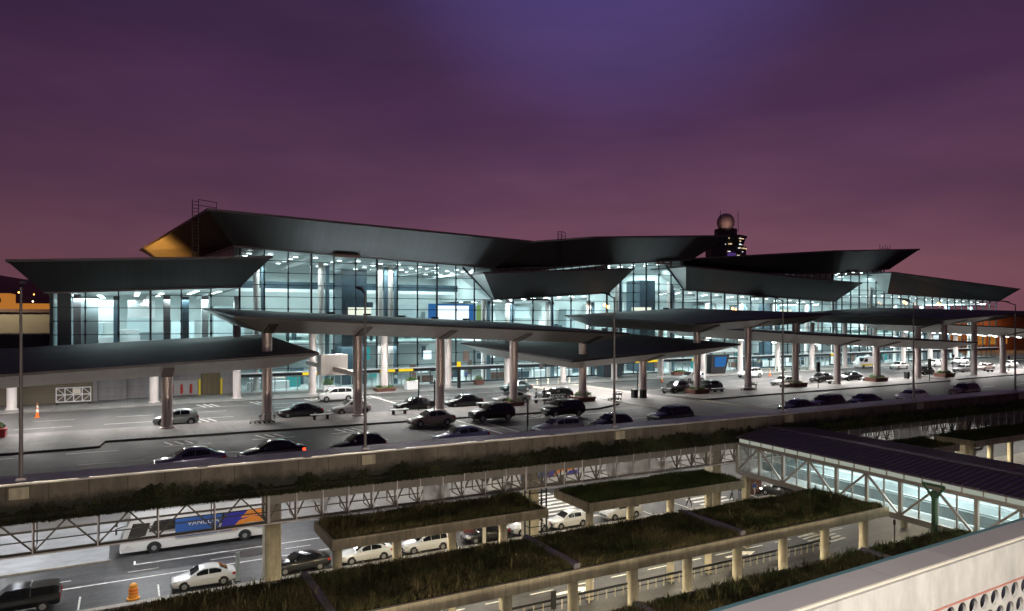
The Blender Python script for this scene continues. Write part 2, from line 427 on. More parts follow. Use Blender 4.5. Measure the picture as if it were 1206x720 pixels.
def area_light(name, loc, size, power, col=(1, 1, 1), size_y=None, rot=(0, 0, 0), parent=None, spread=None):
    l = bpy.data.lights.new(name, 'AREA'); l.energy = power; l.color = col; l.size = size
    if size_y: l.shape = 'RECTANGLE'; l.size_y = size_y
    if spread: l.spread = spread
    o = bpy.data.objects.new(name, l); COL.objects.link(o); o.location = loc; o.rotation_euler = rot
    if parent is not None:
        o.parent = parent
        if parent.get('_w'): o.location = Vector(loc) - Vector(parent.location)
    return o
def spot_light(name, loc, target, power, col, angle=60, r=0.2):
    l = bpy.data.lights.new(name, 'SPOT'); l.energy = power; l.color = col; l.spot_size = R(angle); l.shadow_soft_size = r; l.spot_blend = 0.6
    o = bpy.data.objects.new(name, l); COL.objects.link(o); o.location = loc
    o.rotation_euler = (Vector(target) - Vector(loc)).to_track_quat('-Z', 'Y').to_euler()
    return o

DZ = 10.0            # level of the upper (departures) road
# ================================================================== GROUND, ROADS
structure(MB().box(-4000, 4500, -800, 5200, -0.6, 0.0), 'ground', 'asphalt')
# hills beyond the airfield
def hills():
    mb = MB(); n = 70; rings = []
    def prof(x):
        left = 112 * math.exp(-((x + 350) / 900) ** 2) + 12 * math.sin(x * 0.006) + 6 * math.sin(x * 0.017 + 1)
        right = 30 * math.exp(-((x - 3300) / 900) ** 2)
        return max(4, left + right + 16)
    for k, (yy, s) in enumerate(((1250, 0.0), (1420, 0.45), (1650, 0.8), (1900, 1.0), (2300, 0.7))):
        rings.append([(-2500 + 7000 * i / n, yy + 40 * math.sin(i * 1.3 + k), prof(-2500 + 7000 * i / n) * s + 3 * math.sin(i * 2.1 + k * 2) * s + (0 if k else -1)) for i in range(n + 1)])
    mb.loft(rings, caps=False, closed=False)
    return mb, prof
hmb, hprof = hills()
structure(hmb, 'hills', 'hill', smooth=True, fix=False)

# upper deck slab with its road surface
structure(MB().box(-70, 330, 47.9, 140, 9.15, 9.98), 'upper_deck', 'concrete_plain')
structure(MB().poly([(-70, 47.9, DZ), (330, 47.9, DZ), (330, 92.5, DZ), (-70, 92.5, DZ)]), 'upper_road', 'deck_asphalt')
# kerbed island between the two carriageways, in two pieces with the crossing between, and the terrace along the front
KZ = DZ + 0.14
def slab(poly, z0, z1, name, m):
    return structure(MB().prism(poly, 'z', z0, z1), name, m)
slab([(-40, 63.2), (-1.9, 63.4), (-1.6, 66.0), (45.5, 64.2), (50.0, 66.5), (51.0, 72.0), (-40, 74.0)], DZ, KZ, 'island_pavement', 'pave')
slab([(62, 65.2), (115, 66.3), (116.5, 73.2), (61.0, 72.0)], DZ, KZ, 'island_pavement', 'pave')
slab([(118.5, 67.2), (330, 72.5), (330, 80), (119.5, 74)], DZ, KZ, 'island_pavement', 'pave')
slab([(51.4, 48.6), (61, 48.6), (59.6, 92.4), (51.6, 92.4)], DZ, DZ + 0.05, 'raised_crossing', 'pave')
slab([(-70, 90.3), (60, 90.3), (120, 91.0), (330, 101), (330, 140), (-70, 140)], DZ, KZ, 'terminal_pavement', 'pave')
k = MB()
for poly in ([(-40, 63.2), (-1.9, 63.4), (-1.6, 66.0), (45.5, 64.2), (50.0, 66.5)], [(62, 65.2), (115, 66.3)], [(118.5, 67.2), (330, 72.5)]):
    for a, b in zip(poly[:-1], poly[1:]):
        k.hexa([(a[0], a[1] - 0.14, DZ), (b[0], b[1] - 0.14, DZ), (b[0], b[1] - 0.003, DZ), (a[0], a[1] - 0.003, DZ),
                (a[0], a[1] - 0.14, KZ - 0.004), (b[0], b[1] - 0.14, KZ - 0.004), (b[0], b[1] - 0.003, KZ - 0.004), (a[0], a[1] - 0.003, KZ - 0.004)])
structure(k, 'kerb', 'kerb_dark')
# painted markings of the upper road
pm = MB()
def line(mb, x0, y0, x1, y1, w, z):
    d = Vector((x1 - x0, y1 - y0, 0)).normalized(); n = Vector((-d.y, d.x, 0)) * w / 2
    mb.poly([(x0 - n.x, y0 - n.y, z), (x1 - n.x, y1 - n.y, z), (x1 + n.x, y1 + n.y, z), (x0 + n.x, y0 + n.y, z)])
z1 = DZ + 0.006
for x in (2.6, 9.6, 16.4, 36.0):
    for d in (0, 0.75, 1.5):
        line(pm, x + d + 0.5, 62.0, x + d, 63.8, 0.2, z1)
for x in (5.6, 16.3, 33.0, 70, 79, 90, 100):
    for d in (0, 0.7, 1.4):
        line(pm, x + d, 76.5, x + d + 0.6, 74.3, 0.2, z1)
for x in (7.0, 12.8, 19.2, 26):
    for d in (0, 0.7, 1.4):
        line(pm, x + d, 89.5, x + d + 0.7, 86.6, 0.22, z1)
for x in np.arange(-30, 45, 6.5):
    line(pm, x, 61.6, x + 3.4, 61.5, 0.16, z1)
for x in np.arange(-30, 50, 9.0):
    line(pm, x, 56.6, x + 4.0, 56.6, 0.12, z1)
for x in np.arange(64, 200, 9.0):
    line(pm, x, 58.2, x + 4.0, 58.6, 0.12, z1)
for x in np.arange(-30, 50, 7.0):
    line(pm, x, 77.2, x + 4.5, 77.1, 0.16, z1); line(pm, x + 1, 82.4, x + 4.4, 82.3, 0.12, z1)
for x in np.arange(62, 200, 7.0):
    line(pm, x, 77.6, x + 4.5, 77.8, 0.12, z1); line(pm, x + 1, 83.0, x + 4.4, 83.2, 0.12, z1)
line(pm, 4, 86.4, 50, 85.8, 0.12, z1)
line(pm, 28.3, 63.8, 28.6, 54.0, 0.28, z1); line(pm, 30.0, 63.8, 30.3, 54.0, 0.28, z1)
line(pm, 39.6, 63.2, 41.2, 53.0, 0.25, z1)
line(pm, 23.0, 88.8, 23.4, 78.4, 0.3, z1); line(pm, 27.4, 88.8, 27.8, 78.4, 0.3, z1)
structure(pm, 'road_markings', 'paint', fix=False)
cp = MB()
line(cp, 61.3, 64.9, 61.6, 48.8, 1.1, DZ + 0.058); line(cp, 51.9, 76, 51.7, 92, 1.0, DZ + 0.058); line(cp, 59.4, 76, 59.2, 92, 0.8, DZ + 0.058)
for i in range(9): line(cp, 46.4 + i * 0.65, 63.6 + 0.1 * i, 47.6 + i * 0.65, 62.0 + 0.1 * i, 0.12, DZ + 0.06)
structure(cp, 'crossing_edges', 'cream_path', fix=False)

# lower level: parking kerb, bus bay, pavements
slab([(-60, 66.5), (-1.4, 67.2), (-1.4, 71.3), (60, 71.3), (140, 72), (140, 90), (-60, 90)], 0, 0.15, 'lower_pavement', 'pave_lower')
structure(MB().prism([(-60, 66.25), (-1.25, 66.95), (-1.25, 67.15), (-60, 66.45)], 'z', 0, 0.17), 'kerb', 'kerb')
structure(MB().box(-60, 140, 51.0, 56.5, 0, 0.15), 'median_pavement', 'kerb')
structure(MB().box(-60, 140, 38.6, 40.9, 0, 0.15), 'median_pavement', 'asphalt')
lm = MB(); z2 = 0.005
line(lm, -60, 61.7, 60, 61.9, 0.16, z2); line(lm, 0.4, 65.3, 40, 65.2, 0.16, z2); line(lm, 0.5, 65.3, 0.5, 66.2, 0.14, z2)
for x in np.arange(-30, 100, 6): line(lm, x, 63.6, x + 2.2, 63.6, 0.12, z2)
for x in np.arange(-8, 100, 5.0): line(lm, x, 57.0, x, 59.6, 0.12, z2)
for i in range(9): line(lm, 37 + i * 0.05, 59.4 + i * 1.25, 42 + i * 0.05, 59.4 + i * 1.25, 0.5, z2)
for i in range(7): line(lm, 54, 57.4 + i * 1.1, 59, 57.6 + i * 1.1, 0.45, z2)
for i in range(6): line(lm, 53.4 + i * 0.12, 42.2 + i * 0.62, 57.6 + i * 0.12, 42.6 + i * 0.62, 0.30, z2)
for x in np.arange(4, 60, 3.6): line(lm, x, 44.6, x + 2.0, 44.6, 0.14, z2)
line(lm, 0, 43.0, 52, 43.0, 0.12, z2)
for x in (27, 44): lm.poly([(x, 43.6, z2), (x + 2.2, 43.5, z2), (x + 2.2, 43.2, z2), (x + 3.4, 43.75, z2), (x + 2.2, 44.3, z2), (x + 2.2, 44.0, z2), (x, 43.9, z2)])
structure(lm, 'lower_road_markings', 'paint', fix=False)

# ================================================================== TERMINAL
FY = 99.8
T = thing('terminal_building', 'long glass airport terminal under dark folded roofs with overhanging slanted fascias', 'airport terminal', (70, 110, DZ), world_parts=True)
def ringroof(name, top, bot, pale=False):
    """folded roof tray: outer top ring, inset bottom ring; part = roof plate, children = fascia faces"""
    n = len(top)
    mb = MB(); mb.poly([(x, y, z + 0.02) for x, y, z in top]); r = mb.build(name, 'roof_dark', T, fix=False)
    f = MB()
    for i in range(n):
        j = (i + 1) % n
        if pale and i == n - 1:
            g = MB(); g.add([top[i], top[j], bot[j], bot[i]], [(0, 1, 2, 3)]); g.build('return_wall', 'int_wall', r, fix=False); continue
        f.add([top[i], top[j], bot[j], bot[i]], [(0, 1, 2, 3)])
    f.build('fascia', 'fascia', r, fix=False)
    c = MB(); c.poly([(x, y, z) for x, y, z in bot][::-1]); c.build('ceiling', 'ceiling', r, fix=False)
    e = MB()
    for i in range(n):
        a, b = Vector(top[i]), Vector(top[(i + 1) % n])
        e.bar(a + Vector((0, 0, 0.02)), b + Vector((0, 0, 0.02)), 0.22, 0.30)
    for i in range(n):
        a, b = Vector(bot[i]), Vector(bot[(i + 1) % n])
        e.bar(a, b, 0.18, 0.24)
    e.build('roof_edge', 'fascia_edge', r)
    return r
def wing(top, bot, yb):
    (xl, zl), (xr, zr) = top; (bl, bzl), (br, bzr) = bot
    return ringroof('wing_roof', [(xl, 95, zl), (xr, 95, zr), (xr, yb, zr), (xl, yb, zl)], [(bl, 99, bzl), (br, 99, bzr), (br, yb - 4, bzr), (bl, yb - 4, bzl)], pale=xl > 20)
wing(((-11.7, 26.3), (16.3, 27.85)), ((-8.6, 22.97), (13.0, 24.12)), 132)
wing(((46.6, 26.7), (74.65, 28.25)), ((50.4, 22.92), (72.5, 24.36)), 104.5)
wing(((86.0, 29.07), (133.7, 27.2)), ((89.6, 25.27), (131.0, 23.57)), 104.5)
wing(((143.5, 29.8), (194.3, 27.15)), ((148.1, 25.5), (193.0, 24.28)), 132)
H1 = ringroof('high_roof', [(8.7, 95, 33.4), (54.9, 95, 31.8), (54.9, 150, 31.8), (2.0, 150, 32.7)], [(12.2, 99, 29.43), (50.5, 99, 27.83), (50.5, 146, 27.83), (7.0, 146, 29.2)])
H2 = ringroof('high_roof', [(66.0, 95, 33.05), (96.6, 95, 35.0), (96.6, 140, 35.0), (46.0, 140, 31.3), (46.0, 106, 31.3)], [(69.9, 99, 29.06), (91.1, 99, 30.75), (91.1, 136, 30.75), (50.0, 136, 28.0), (50.0, 109, 28.0)])
H3 = ringroof('high_roof', [(125.0, 95, 33.5), (153.4, 95, 35.15), (153.4, 140, 35.15), (93.0, 140, 31.3), (93.0, 106, 31.3)], [(130.2, 99, 29.44), (149.0, 99, 30.94), (149.0, 136, 30.94), (97.0, 136, 29.0), (97.0, 109, 29.0)])

# facade bays: each a window with its frame
MODS = [(-8.0, 13.0, 23.0, 24.1, 15.2), (13.0, 50.4, 29.35, 27.85, 12.75), (50.4, 72.5, 22.95, 24.35, 12.75), (72.5, 89.6, 29.25, 30.6, 12.75),
        (89.6, 131.0, 25.25, 23.6, 12.75), (131.0, 148.1, 29.5, 30.85, 12.75), (148.1, 193.0, 25.5, 24.3, 12.75)]
for (x0, x1, zl, zr, zb) in MODS:
    nb = max(1, round((x1 - x0) / 9.3)); w = (x1 - x0) / nb
    for b in range(nb):
        a, c = x0 + b * w, x0 + (b + 1) * w
        zt = lambda x: zl + (zr - zl) * (x - x0) / (x1 - x0) - 0.02
        p = MB(); p.poly([(a, FY, zb), (c, FY, zb), (c, FY, zt(c)), (a, FY, zt(a))])
        win = p.build('window', 'glass', T, fix=False)
        fr = MB()
        for i in range(4):
            x = a + (c - a) * i / 3
            if i == 3 and b < nb - 1: continue
            big = i == 0
            fr.box(x - (0.075 if not big else 0.12), x + (0.075 if not big else 0.12), FY - 0.14, FY + 0.10, zb, zt(x) - 0.02)
        z = 21.3
        rows = [zq for zq in np.arange(21.27 - 1.625 * 8, 34, 1.625) if zb + 0.3 < zq < min(zt(a), zt(c)) - 0.3]
        for zq in rows:
            fr.box(a + 0.08, c - 0.08, FY - 0.10, FY + 0.06, zq - 0.045, zq + 0.045)
            for i in range(1, 3):
                x = a + (c - a) * i / 3
                fr.box(x - 0.13, x + 0.13, FY - 0.18, FY - 0.14, zq - 0.17, zq + 0.17)
        fr.build('frame', 'mullion', win)
# raking glazing bars and pale return walls where a low wing meets a high bay
for xa, za, xb, zb_ in ((45.2, 27.8, 50.6, 22.9), (84.6, 30.3, 89.7, 25.2), (143.6, 30.6, 148.3, 25.4)):
    MB().bar((xa, FY - 0.25, za), (xb, FY - 0.25, zb_), 0.22, 0.3).build('raking_strut', 'mullion', T)
# high clerestories stepping back over the low wings
def clere(p, q, zb0, zb1, zt0, zt1, n):
    p, q = Vector((*p, 0)), Vector((*q, 0))
    mb = MB(); mb.poly([(p.x, p.y, zb0), (q.x, q.y, zb1), (q.x, q.y, zt1), (p.x, p.y, zt0)])
    g = mb.build('clerestory_window', 'glass', T, fix=False)
    fr = MB()
    for i in range(n + 1):
        c = p.lerp(q, i / n); fr.bar((c.x, c.y - 0.05, zb0 + (zb1 - zb0) * i / n), (c.x, c.y - 0.05, zt0 + (zt1 - zt0) * i / n), 0.12)
    fr.bar((p.x, p.y - 0.06, (zb0 + zt0) / 2), (q.x, q.y - 0.06, (zb1 + zt1) / 2), 0.07)
    fr.build('frame', 'mullion', g)
clere((50.2, 108.6), (69.9, 99.5), 26.3, 26.3, 28.0, 29.05, 16)
clere((97.2, 108.6), (130.2, 99.5), 27.2, 26.3, 29.0, 29.4, 24)
s = MB(); s.poly([(12.3, 99.9, 24.0), (12.3, 99.9, 29.35), (7.4, 145, 29.1), (7.4, 145, 24.0)])
s.build('side_cladding', seamed('side_cladding', (0.45, 0.43, 0.46), 0.5, 0.3, 0.9, 'Y', 0.5, 0.1, 0.12), T, fix=False)
# lower storey: grey service wall on the left, shopfront with doors further on
gw = MB(); gw.box(-60, -3.2, 97.6, 98.0, KZ, 15.2).box(-0.2, 13.0, 99.5, 99.9, KZ, 15.2).box(-3.2, -0.2, 98.6, 99.0, KZ, 15.2); gw.build('service_wall', 'grey_panel', T)
MB().box(-20, -3.6, 97.45, 97.6, KZ, 12.6).build('roller_shutter', seamed('shutter', (0.16, 0.13, 0.09), 0.6, 0.2, 0.3, 'Z', 0.4, 0.1, 0.04), T)
sd = MB(); sd.box(8.3, 10.6, 99.35, 99.5, KZ, 12.9); sdo = sd.build('service_door', seamed('sdoor', (0.12, 0.095, 0.05), 0.5, 0.2, 0.6, 'X', 0.5, 0.1, 0.05), T)
for x in (8.1, 10.7): MB().box(x - 0.12, x + 0.12, 99.2, 99.34, KZ, 12.2).build('door_guard', 'yellow', sdo)
hc = MB(); hc.box(4.2, 7.9, 99.3, 99.46, KZ + 0.1, 12.1); hco = hc.build('hose_cabinet', 'grey_metal', T)
for x in (4.95, 6.0, 7.1): MB().lathe(x, 99.2, [(0.12, KZ + 0.3), (0.16, KZ + 0.35), (0.16, KZ + 1.1), (0.1, KZ + 1.25), (0.2, KZ + 1.3), (0.05, KZ + 1.5)], 10).build('hydrant', 'red', hco)
tb = MB(); tb.box(13.0, 193, FY - 0.30, FY + 0.2, 12.2, 12.72); tb.build('transom_band', 'mullion', T)
MB().box(13.0, 193, FY - 1.2, FY - 0.32, 12.62, 12.76).build('door_canopy', 'white', T)
nb = 20
for b in range(nb):
    a = 13.0 + b * 9.0; c = a + 9.0
    p = MB(); p.poly([(a, FY, KZ), (c, FY, KZ), (c, FY, 12.2), (a, FY, 12.2)])
    door = b in (0, 1, 2, 8, 9, 12, 15)
    win = p.build('entrance_doors' if door else 'shop_window', 'glass', T, fix=False)
    fr = MB()
    for i in range(6 if door else 4):
        x = a + 9.0 * i / (6 if door else 4)
        fr.box(x - 0.06, x + 0.06, FY - 0.1, FY + 0.08, KZ, 12.2)
    fr.box(a, c, FY - 0.12, FY + 0.09, 12.05, 12.19)
    if not door: fr.box(a, c, FY - 0.08, FY + 0.05, KZ, KZ + 0.25)
    fr.build('frame', 'mullion_light' if door else 'mullion', win)
for x in (22.2, 33.2, 36.0, 79.5, 82.2, 92.6, 95.0, 131.0):
    MB().box(x - 1.1, x + 1.1, FY - 0.52, FY - 0.34, 12.2, 12.6).build('entrance_sign', 'sign_yellow', T)

# interior: hall floor, back wall, mezzanine, cores, screens, ceiling lamps
MB().box(-8, 193, 100.1, 136, KZ, KZ + 0.03).build('hall_floor', 'int_floor', T)
for (x0, x1, zl, zr, zb) in MODS:
    MB().hexa([(x0, 121.0, KZ + .03), (x1, 121.0, KZ + .03), (x1, 121.4, KZ + .03), (x0, 121.4, KZ + .03), (x0, 121.0, zl), (x1, 121.0, zr), (x1, 121.4, zr), (x0, 121.4, zl)]).build('back_wall', 'int_wall', T)
    if zl < 26 and x0 > 20:
        MB().hexa([(x0, 100.6, zl + .03), (x1, 100.6, zr + .03), (x1, 121.4, zr + .03), (x0, 121.4, zl + .03), (x0, 100.6, zl + .3), (x1, 100.6, zr + .3), (x1, 121.4, zr + .3), (x0, 121.4, zl + .3)]).build('ceiling', 'ceiling', T)
for x, z0, z1_ in ((50.35, 22.9, 27.8), (72.6, 24.4, 29.2), (89.5, 25.3, 30.6), (131.1, 23.7, 29.5), (148.0, 25.5, 30.8)):
    MB().box(x - .1, x + .1, 100.3, 121, z0, z1_).build('side_wall', 'int_wall', T)
MB().box(-8, -7.8, 100, 121, 15.2, 23).build('end_wall', 'int_dark', T)
MB().box(-7.4, -6.0, 100.4, 103, 15.2, 23).build('dark_core', 'int_dark', T)
MB().box(-8, 13, 100.4, 121, 15.2, 15.5).build('mezzanine', 'int_floor', T)
for x0, x1, z in ((14, 27, 16.4), (32.5, 49, 16.4), (52, 72, 16.2), (74, 88, 16.2), (91, 130, 16.2), (133, 190, 16.2)):
    mz = MB(); mz.box(x0, x1, 108, 120.9, z - 0.5, z); o = mz.build('mezzanine', 'white', T)
    MB().box(x0, x1, 107.9, 107.96, z + 0.003, z + 1.1).build('balustrade', 'bridge_glass', o)
for i in range(34):
    x0 = -6 + i * 5.85; w = random.uniform(1.8, 5.0); z0 = random.choice((17, 18.5, 20)); h = random.uniform(2, 5)
    if x0 > 186: break
    MB().box(x0, x0 + w, 119.8 - random.random() * 4, 120.6, z0, z0 + h).build('wall_panel', random.choice(('int_wall2', 'white', 'int_wall2', 'int_wall')), T)
for x0, x1, y0, y1, z1_ in ((27.7, 31.5, 104, 108, 27.2), (83.0, 86.6, 104, 108, 27), (118, 121, 105, 108, 23)):
    MB().box(x0, x1, y0, y1, KZ + 0.03, z1_).build('dark_core', 'int_dark', T)
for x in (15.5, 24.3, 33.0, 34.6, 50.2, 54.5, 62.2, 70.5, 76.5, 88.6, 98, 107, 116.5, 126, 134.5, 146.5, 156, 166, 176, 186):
    MB().lathe(x, 102.4, [(0.42, KZ + 0.03), (0.42, 23 if 50 < x < 72.5 or 89.6 < x < 131 or x > 148 else 28)], 16).build('hall_column', 'column_white', T, smooth=True)
    MB().box(x + .62, x + 1.15, 102.2, 102.7, KZ + .03, 22.8 if 50 < x < 72.5 or 89.6 < x < 131 or x > 148 else 27.6).build('column_shade', 'int_shade', T)  # solid strip in the dark blue of the shade beside each column
for x in (-5.8, 4.0, 8.5, 12.5): MB().box(x, x + 0.8, 101, 101.8, 15.5, 22.9).build('hall_column', 'grey_panel' if x < 5 else 'white', T)
SPM = ['int_dark', 'white', 'int_wall2', 'screen_white', 'screen_teal', 'wood']
clut = MB()
for i in range(190):
    x0 = random.uniform(13.5, 188); low = i < 140
    w = random.uniform(.4, 2.6) if low else random.uniform(.3, 1.2); z0 = random.choice((KZ + .03, KZ + .03, 12.9, 13.4)) if low else 16.6
    h = random.uniform(.8, 2.6); yy = random.uniform(104.4, 117); mi = random.choice((0, 0, 0, 1, 2, 3, 4, 5))
    q = MB() if i < 90 else clut
    q.box(x0, x0 + w, yy, yy + .12, z0, z0 + h, 0 if i < 90 else mi)
    if i < 90: q.build('shop_panel', SPM[mi], T)
tag(clut.build('shop_clutter', SPM, T), kind='stuff')
MB().box(14, 50, 112, 112.4, 24.0, 24.5).build('gallery_beam', 'white', T); MB().box(14, 50, 112.2, 112.3, 24.52, 25.6).build('gallery_rail', 'int_dark', T)
MB().box(-5.0, -3.2, 101.4, 101.8, 16.0, 22.6).build('dark_core', 'int_wall2', T); MB().box(-1.6, -.9, 103, 103.5, 15.5, 22.8).build('dark_core', 'int_dark', T); MB().box(6.2, 7.0, 101.2, 102, 15.5, 22.8).build('dark_core', 'int_dark', T)
# stacked office partitions seen in the left bay
for i, (x0, x1, z0, z1_, yy) in enumerate(((-4.2, 0.5, 15.6, 16.4, 102.2), (-3.4, 3.4, 16.7, 17.6, 104), (-1.4, 1.2, 17.8, 18.5, 105), (1.4, 4.6, 17.2, 18.2, 103.4), (-4.6, -1, 19.4, 22.6, 108), (0, 3.2, 20.0, 22.4, 107))):
    MB().box(x0, x1, yy, yy + 1.6, z0, z1_).build('partition', 'white' if i != 3 else 'int_wall2', T)
ls = MB(); ls.box(28.6, 32.0, 103.4, 103.8, 19.3, 21.6); ls.build('lit_sign', 'sign_light', T)
MB().box(28.3, 32.3, 103.5, 103.9, 21.62, 22.4).build('sign_header', 'int_dark', T)
for x, z, w, h in ((80.9, 19.4, 4.2, 2.6), (118.2, 19.6, 4.4, 2.2)):
    MB().box(x, x + w, 103.3, 103.7, z, z + h).build('lit_sign', 'sign_light', T)
sc_ = MB(); sc_.box(43.2, 48.6, 104.6, 104.9, 19.5, 22.0); sco = sc_.build('display_screen', 'screen_white', T)
MB().box(41.8, 50.0, 104.95, 105.2, 18.0, 22.3).build('screen_surround', 'screen_blue', sco)
MB().box(50.1, 51.0, 104.6, 104.9, 17.6, 22.2).build('green_panel', 'screen_green', T)
for x, z, m_ in ((61.5, 18.6, 'screen_white'), (66, 16.9, 'screen_white'), (70, 16.9, 'screen_white'), (36, 17.2, 'screen_teal'), (40, 17.2, 'screen_teal'), (164, 20, 'screen_blue'), (172, 20.2, 'screen_green')):
    MB().box(x, x + 2.6, 104, 104.2, z, z + 1.2).build('display_screen', m_, T)
# ceiling lamps in rows; area lights below the roofs, front row added
lampmass = MB()
for (x0, x1, zl, zr, zb) in MODS:
    n = max(2, int((x1 - x0) / 6))
    for i in range(n):
        x = x0 + (i + 0.5) * (x1 - x0) / n
        zc = zl + (zr - zl) * (i + 0.5) / n - 0.25
        for yy in (103.2, 107.0, 111.5, 116.5):
            for dx in (-1.4, 1.4):
                (MB() if yy < 104 else lampmass).box(x + dx - 0.30, x + dx + 0.30, yy, yy + 0.22, zc - 0.1, zc - 0.03)
                if yy < 104:
                    MB().box(x + dx - 0.30, x + dx + 0.30, yy, yy + 0.22, zc - 0.1, zc - 0.03).build('ceiling_lamp', 'lamp_white', T)
        MB().box(x - 0.16, x + 0.16, 100.6, 120.9, zc - 0.75, zc - 0.35).build('roof_truss', 'white', T)
    nl = max(1, round((x1 - x0) / 11))
    for i in range(nl):
        x = x0 + (i + 0.5) * (x1 - x0) / nl
        area_light('hall_light', (x, 111, min(zl, zr) - 0.6), (x1 - x0) / nl * 0.7, 2000, (0.83, 1.0, 0.99), 10, parent=T)
        area_light('front_fill_light', (x, 101.1, min(zl, zr) - 0.6), (x1 - x0) / nl * 0.7, 850, (0.87, 1.0, 0.99), 1.2, parent=T)  # added without a fitting, brightens the fronts of the hall columns
        area_light('hall_low_light', (x, 104, 15.8), (x1 - x0) / nl * 0.7, 1050, (0.88, 1.0, 1.0), 5, parent=T)
tag(lampmass.build('ceiling_lamps', 'lamp_white', T), kind='stuff')
# ladders on the roofs
def ladder(x, y, z0, z1_, arm):
    mb = MB()
    for dx in (-0.35, 0.35): mb.bar((x + dx, y, z0), (x + dx, y, z1_), 0.09)
    for zz in np.arange(z0 + 0.3, z1_, 0.42): mb.bar((x - 0.35, y, zz), (x + 0.35, y, zz), 0.06)
    for dz in (0, -0.7): mb.bar((x + 0.35, y, z1_ + dz), (x + arm, y + 1.5, z1_ + dz), 0.07)
    mb.bar((x + arm, y + 1.5, z1_ - 1.2), (x + arm, y + 1.5, z1_), 0.07)
    return mb
ladder(7.4, 96.5, 27.5, 34.8, 2.6).build('roof_ladder', 'black_metal', T)
ladder(61.2, 97.0, 29.0, 34.0, 2.0).build('roof_ladder', 'black_metal', T)
an = MB()
for i in range(5): an.bar((144 + i * 0.9, 98, 34.7), (144 + i * 0.9, 98, 36.1 - 0.3 * (i % 2)), 0.07)
an.bar((144, 98, 35.2), (147.6, 98, 35.3), 0.06); an.build('roof_antenna', 'black_metal', T)
# maintenance gondolas hanging at the eaves
for x, z in ((27.0, 29.0), (58.0, 23.3), (84, 30.0), (136, 29.6), (108, 24.5)):
    MB().box(x - 1.8, x + 1.8, 98.2, 98.9, z - 0.45, z - 0.12).build('eaves_box', 'wood', T)
# assumed airside floodlight, unseen, that catches the far end of the highest roof
spot_light('assumed_apron_floodlight', (-7.0, 147, 24.5), (4.2, 139, 31.2), 26000, (1.0, 0.44, 0.08), 60, .3)

# ================================================================== FORECOURT CANOPIES
CY0, CY1 = 66.0, 96.0
def canopy(label, x0, x1, z0, z1_, fcols, bcols, power=800, skip=(), up=()):
    t = thing('entrance_canopy', label, 'canopy', ((x0 + x1) / 2, 81, DZ), group='folded canopies over the terminal forecourt', world_parts=True)
    zf = lambda x: z0 + (z1_ - z0) * (x - x0) / (x1 - x0)
    top = [(x0, CY0, z0), (x1, CY0, z1_), (x1, CY1, z1_ + 1.1), (x0, CY1, z0 + 1.1)]
    a, b = x0 + 2.9, x1 - 2.6
    zk = lambda x: zf(x) - 1.38
    bot = [(a, 70.2, zk(a)), (b, 70.2, zk(b)), (b, 92.6, zk(b) + 0.55), (a, 92.6, zk(a) + 0.55)]
    mb = MB(); mb.poly(top); mb.build('roof_deck', 'canopy_top', t, fix=False)
    low = [(x, y, z - 0.2) for x, y, z in top]
    f = MB()
    for i in range(4):
        j = (i + 1) % 4
        f.add([low[i], low[j], bot[j], bot[i]], [(0, 1, 2, 3)])
    f.poly(bot[::-1]); f.build('soffit', 'soffit', t, fix=False)
    e = MB()
    for i in range(4):
        j = (i + 1) % 4
        e.add([top[i], top[j], low[j], low[i]], [(0, 1, 2, 3)])
    e.build('edge_trim', 'rim', t, fix=False)
    def col(x, y, zt):
        c = MB(); c.lathe(x, y, [(0.62, KZ), (0.62, KZ + 0.12), (0.47, KZ + 0.16), (0.47, zt + 0.01)], 20)
        o = c.build('column', 'column' if y < 80 else 'column_white', t, smooth=True)
        if y < 80:
            h = MB(); sy = lambda q: (zf(x) - 0.2) + (zt - zf(x) + 0.2) * (q - 66) / 4.2
            pts = []
            for q, hw in ((70.2, .47), (67.1, .40)):
                pts += [(x - hw, q, sy(q) - .004), (x + hw, q, sy(q) - .004)]
            pts2 = [(p[0], p[1] - .05, p[2] - .10) for p in pts]
            h.add(pts + pts2, [(4, 5, 7, 6), (0, 1, 5, 4), (1, 3, 7, 5), (3, 2, 6, 7), (2, 0, 4, 6)])
            h.build('column_head', 'column_cap', o)
    for x in fcols: col(x, 70.8, zk(x))
    for x in bcols: col(x, 93.0, zk(x) + 0.55)
    n = max(1, round((b - a) / 9.2)); w = (b - a) / n
    if True:
        for i in range(n):
            x = a + (i + 0.5) * w
            if any(p < x < q for p, q in skip): continue
            for yy in (74.5, 81.0, 88.0):
                for dx in (-.24, .24):
                    xx = x + dx * w; zz = zk(xx) + 0.55 * (yy - 70.2) / 22.4 - 0.03
                    MB().box(xx - .25, xx + .25, yy - 0.25, yy + 0.25, zz - 0.1, zz).build('downlight', 'lamp_white', t)
                    area_light('downlight_lamp', (xx, yy, zz - 0.14), 0.5, power / 1.75, (1.0, 0.965, 0.93), parent=t)
    for x in up:  # assumed uplights, added to brighten the high roof fascias
        z = zf(x) + 1.1
        MB().box(x - .5, x + .5, 95.4, 95.8, z, z + .25).build('assumed_uplight', 'trim', t)
        area_light('assumed_uplight_lamp', (x, 95.6, z + .3), .9, 200 if x < 60 else 150, (.86, 1.0, 1.0), .4, rot=(R(180), 0, 0), parent=t, spread=R(115))
    return t
canopy('leftmost low canopy with a dark roof reaching to the left edge of the photo', -26, 15.5, 14.9, 16.85, [-15, 3.1], [-11, 2.7], power=460)
canopy('high long canopy in front of the tallest roof, sloping down to the right', 8.2, 51.2, 20.2, 18.3, [11.7, 20.5, 29.5, 38.5, 47.9], [11.8, 21, 30.6, 40, 49.5], power=820, skip=((5, 18), (40, 55)), up=(24, 29, 34, 39, 44))
canopy('low dark canopy at the middle with four street columns, rising to the right', 43.3, 68.9, 15.3, 16.75, [57.0], [59.3], power=800)
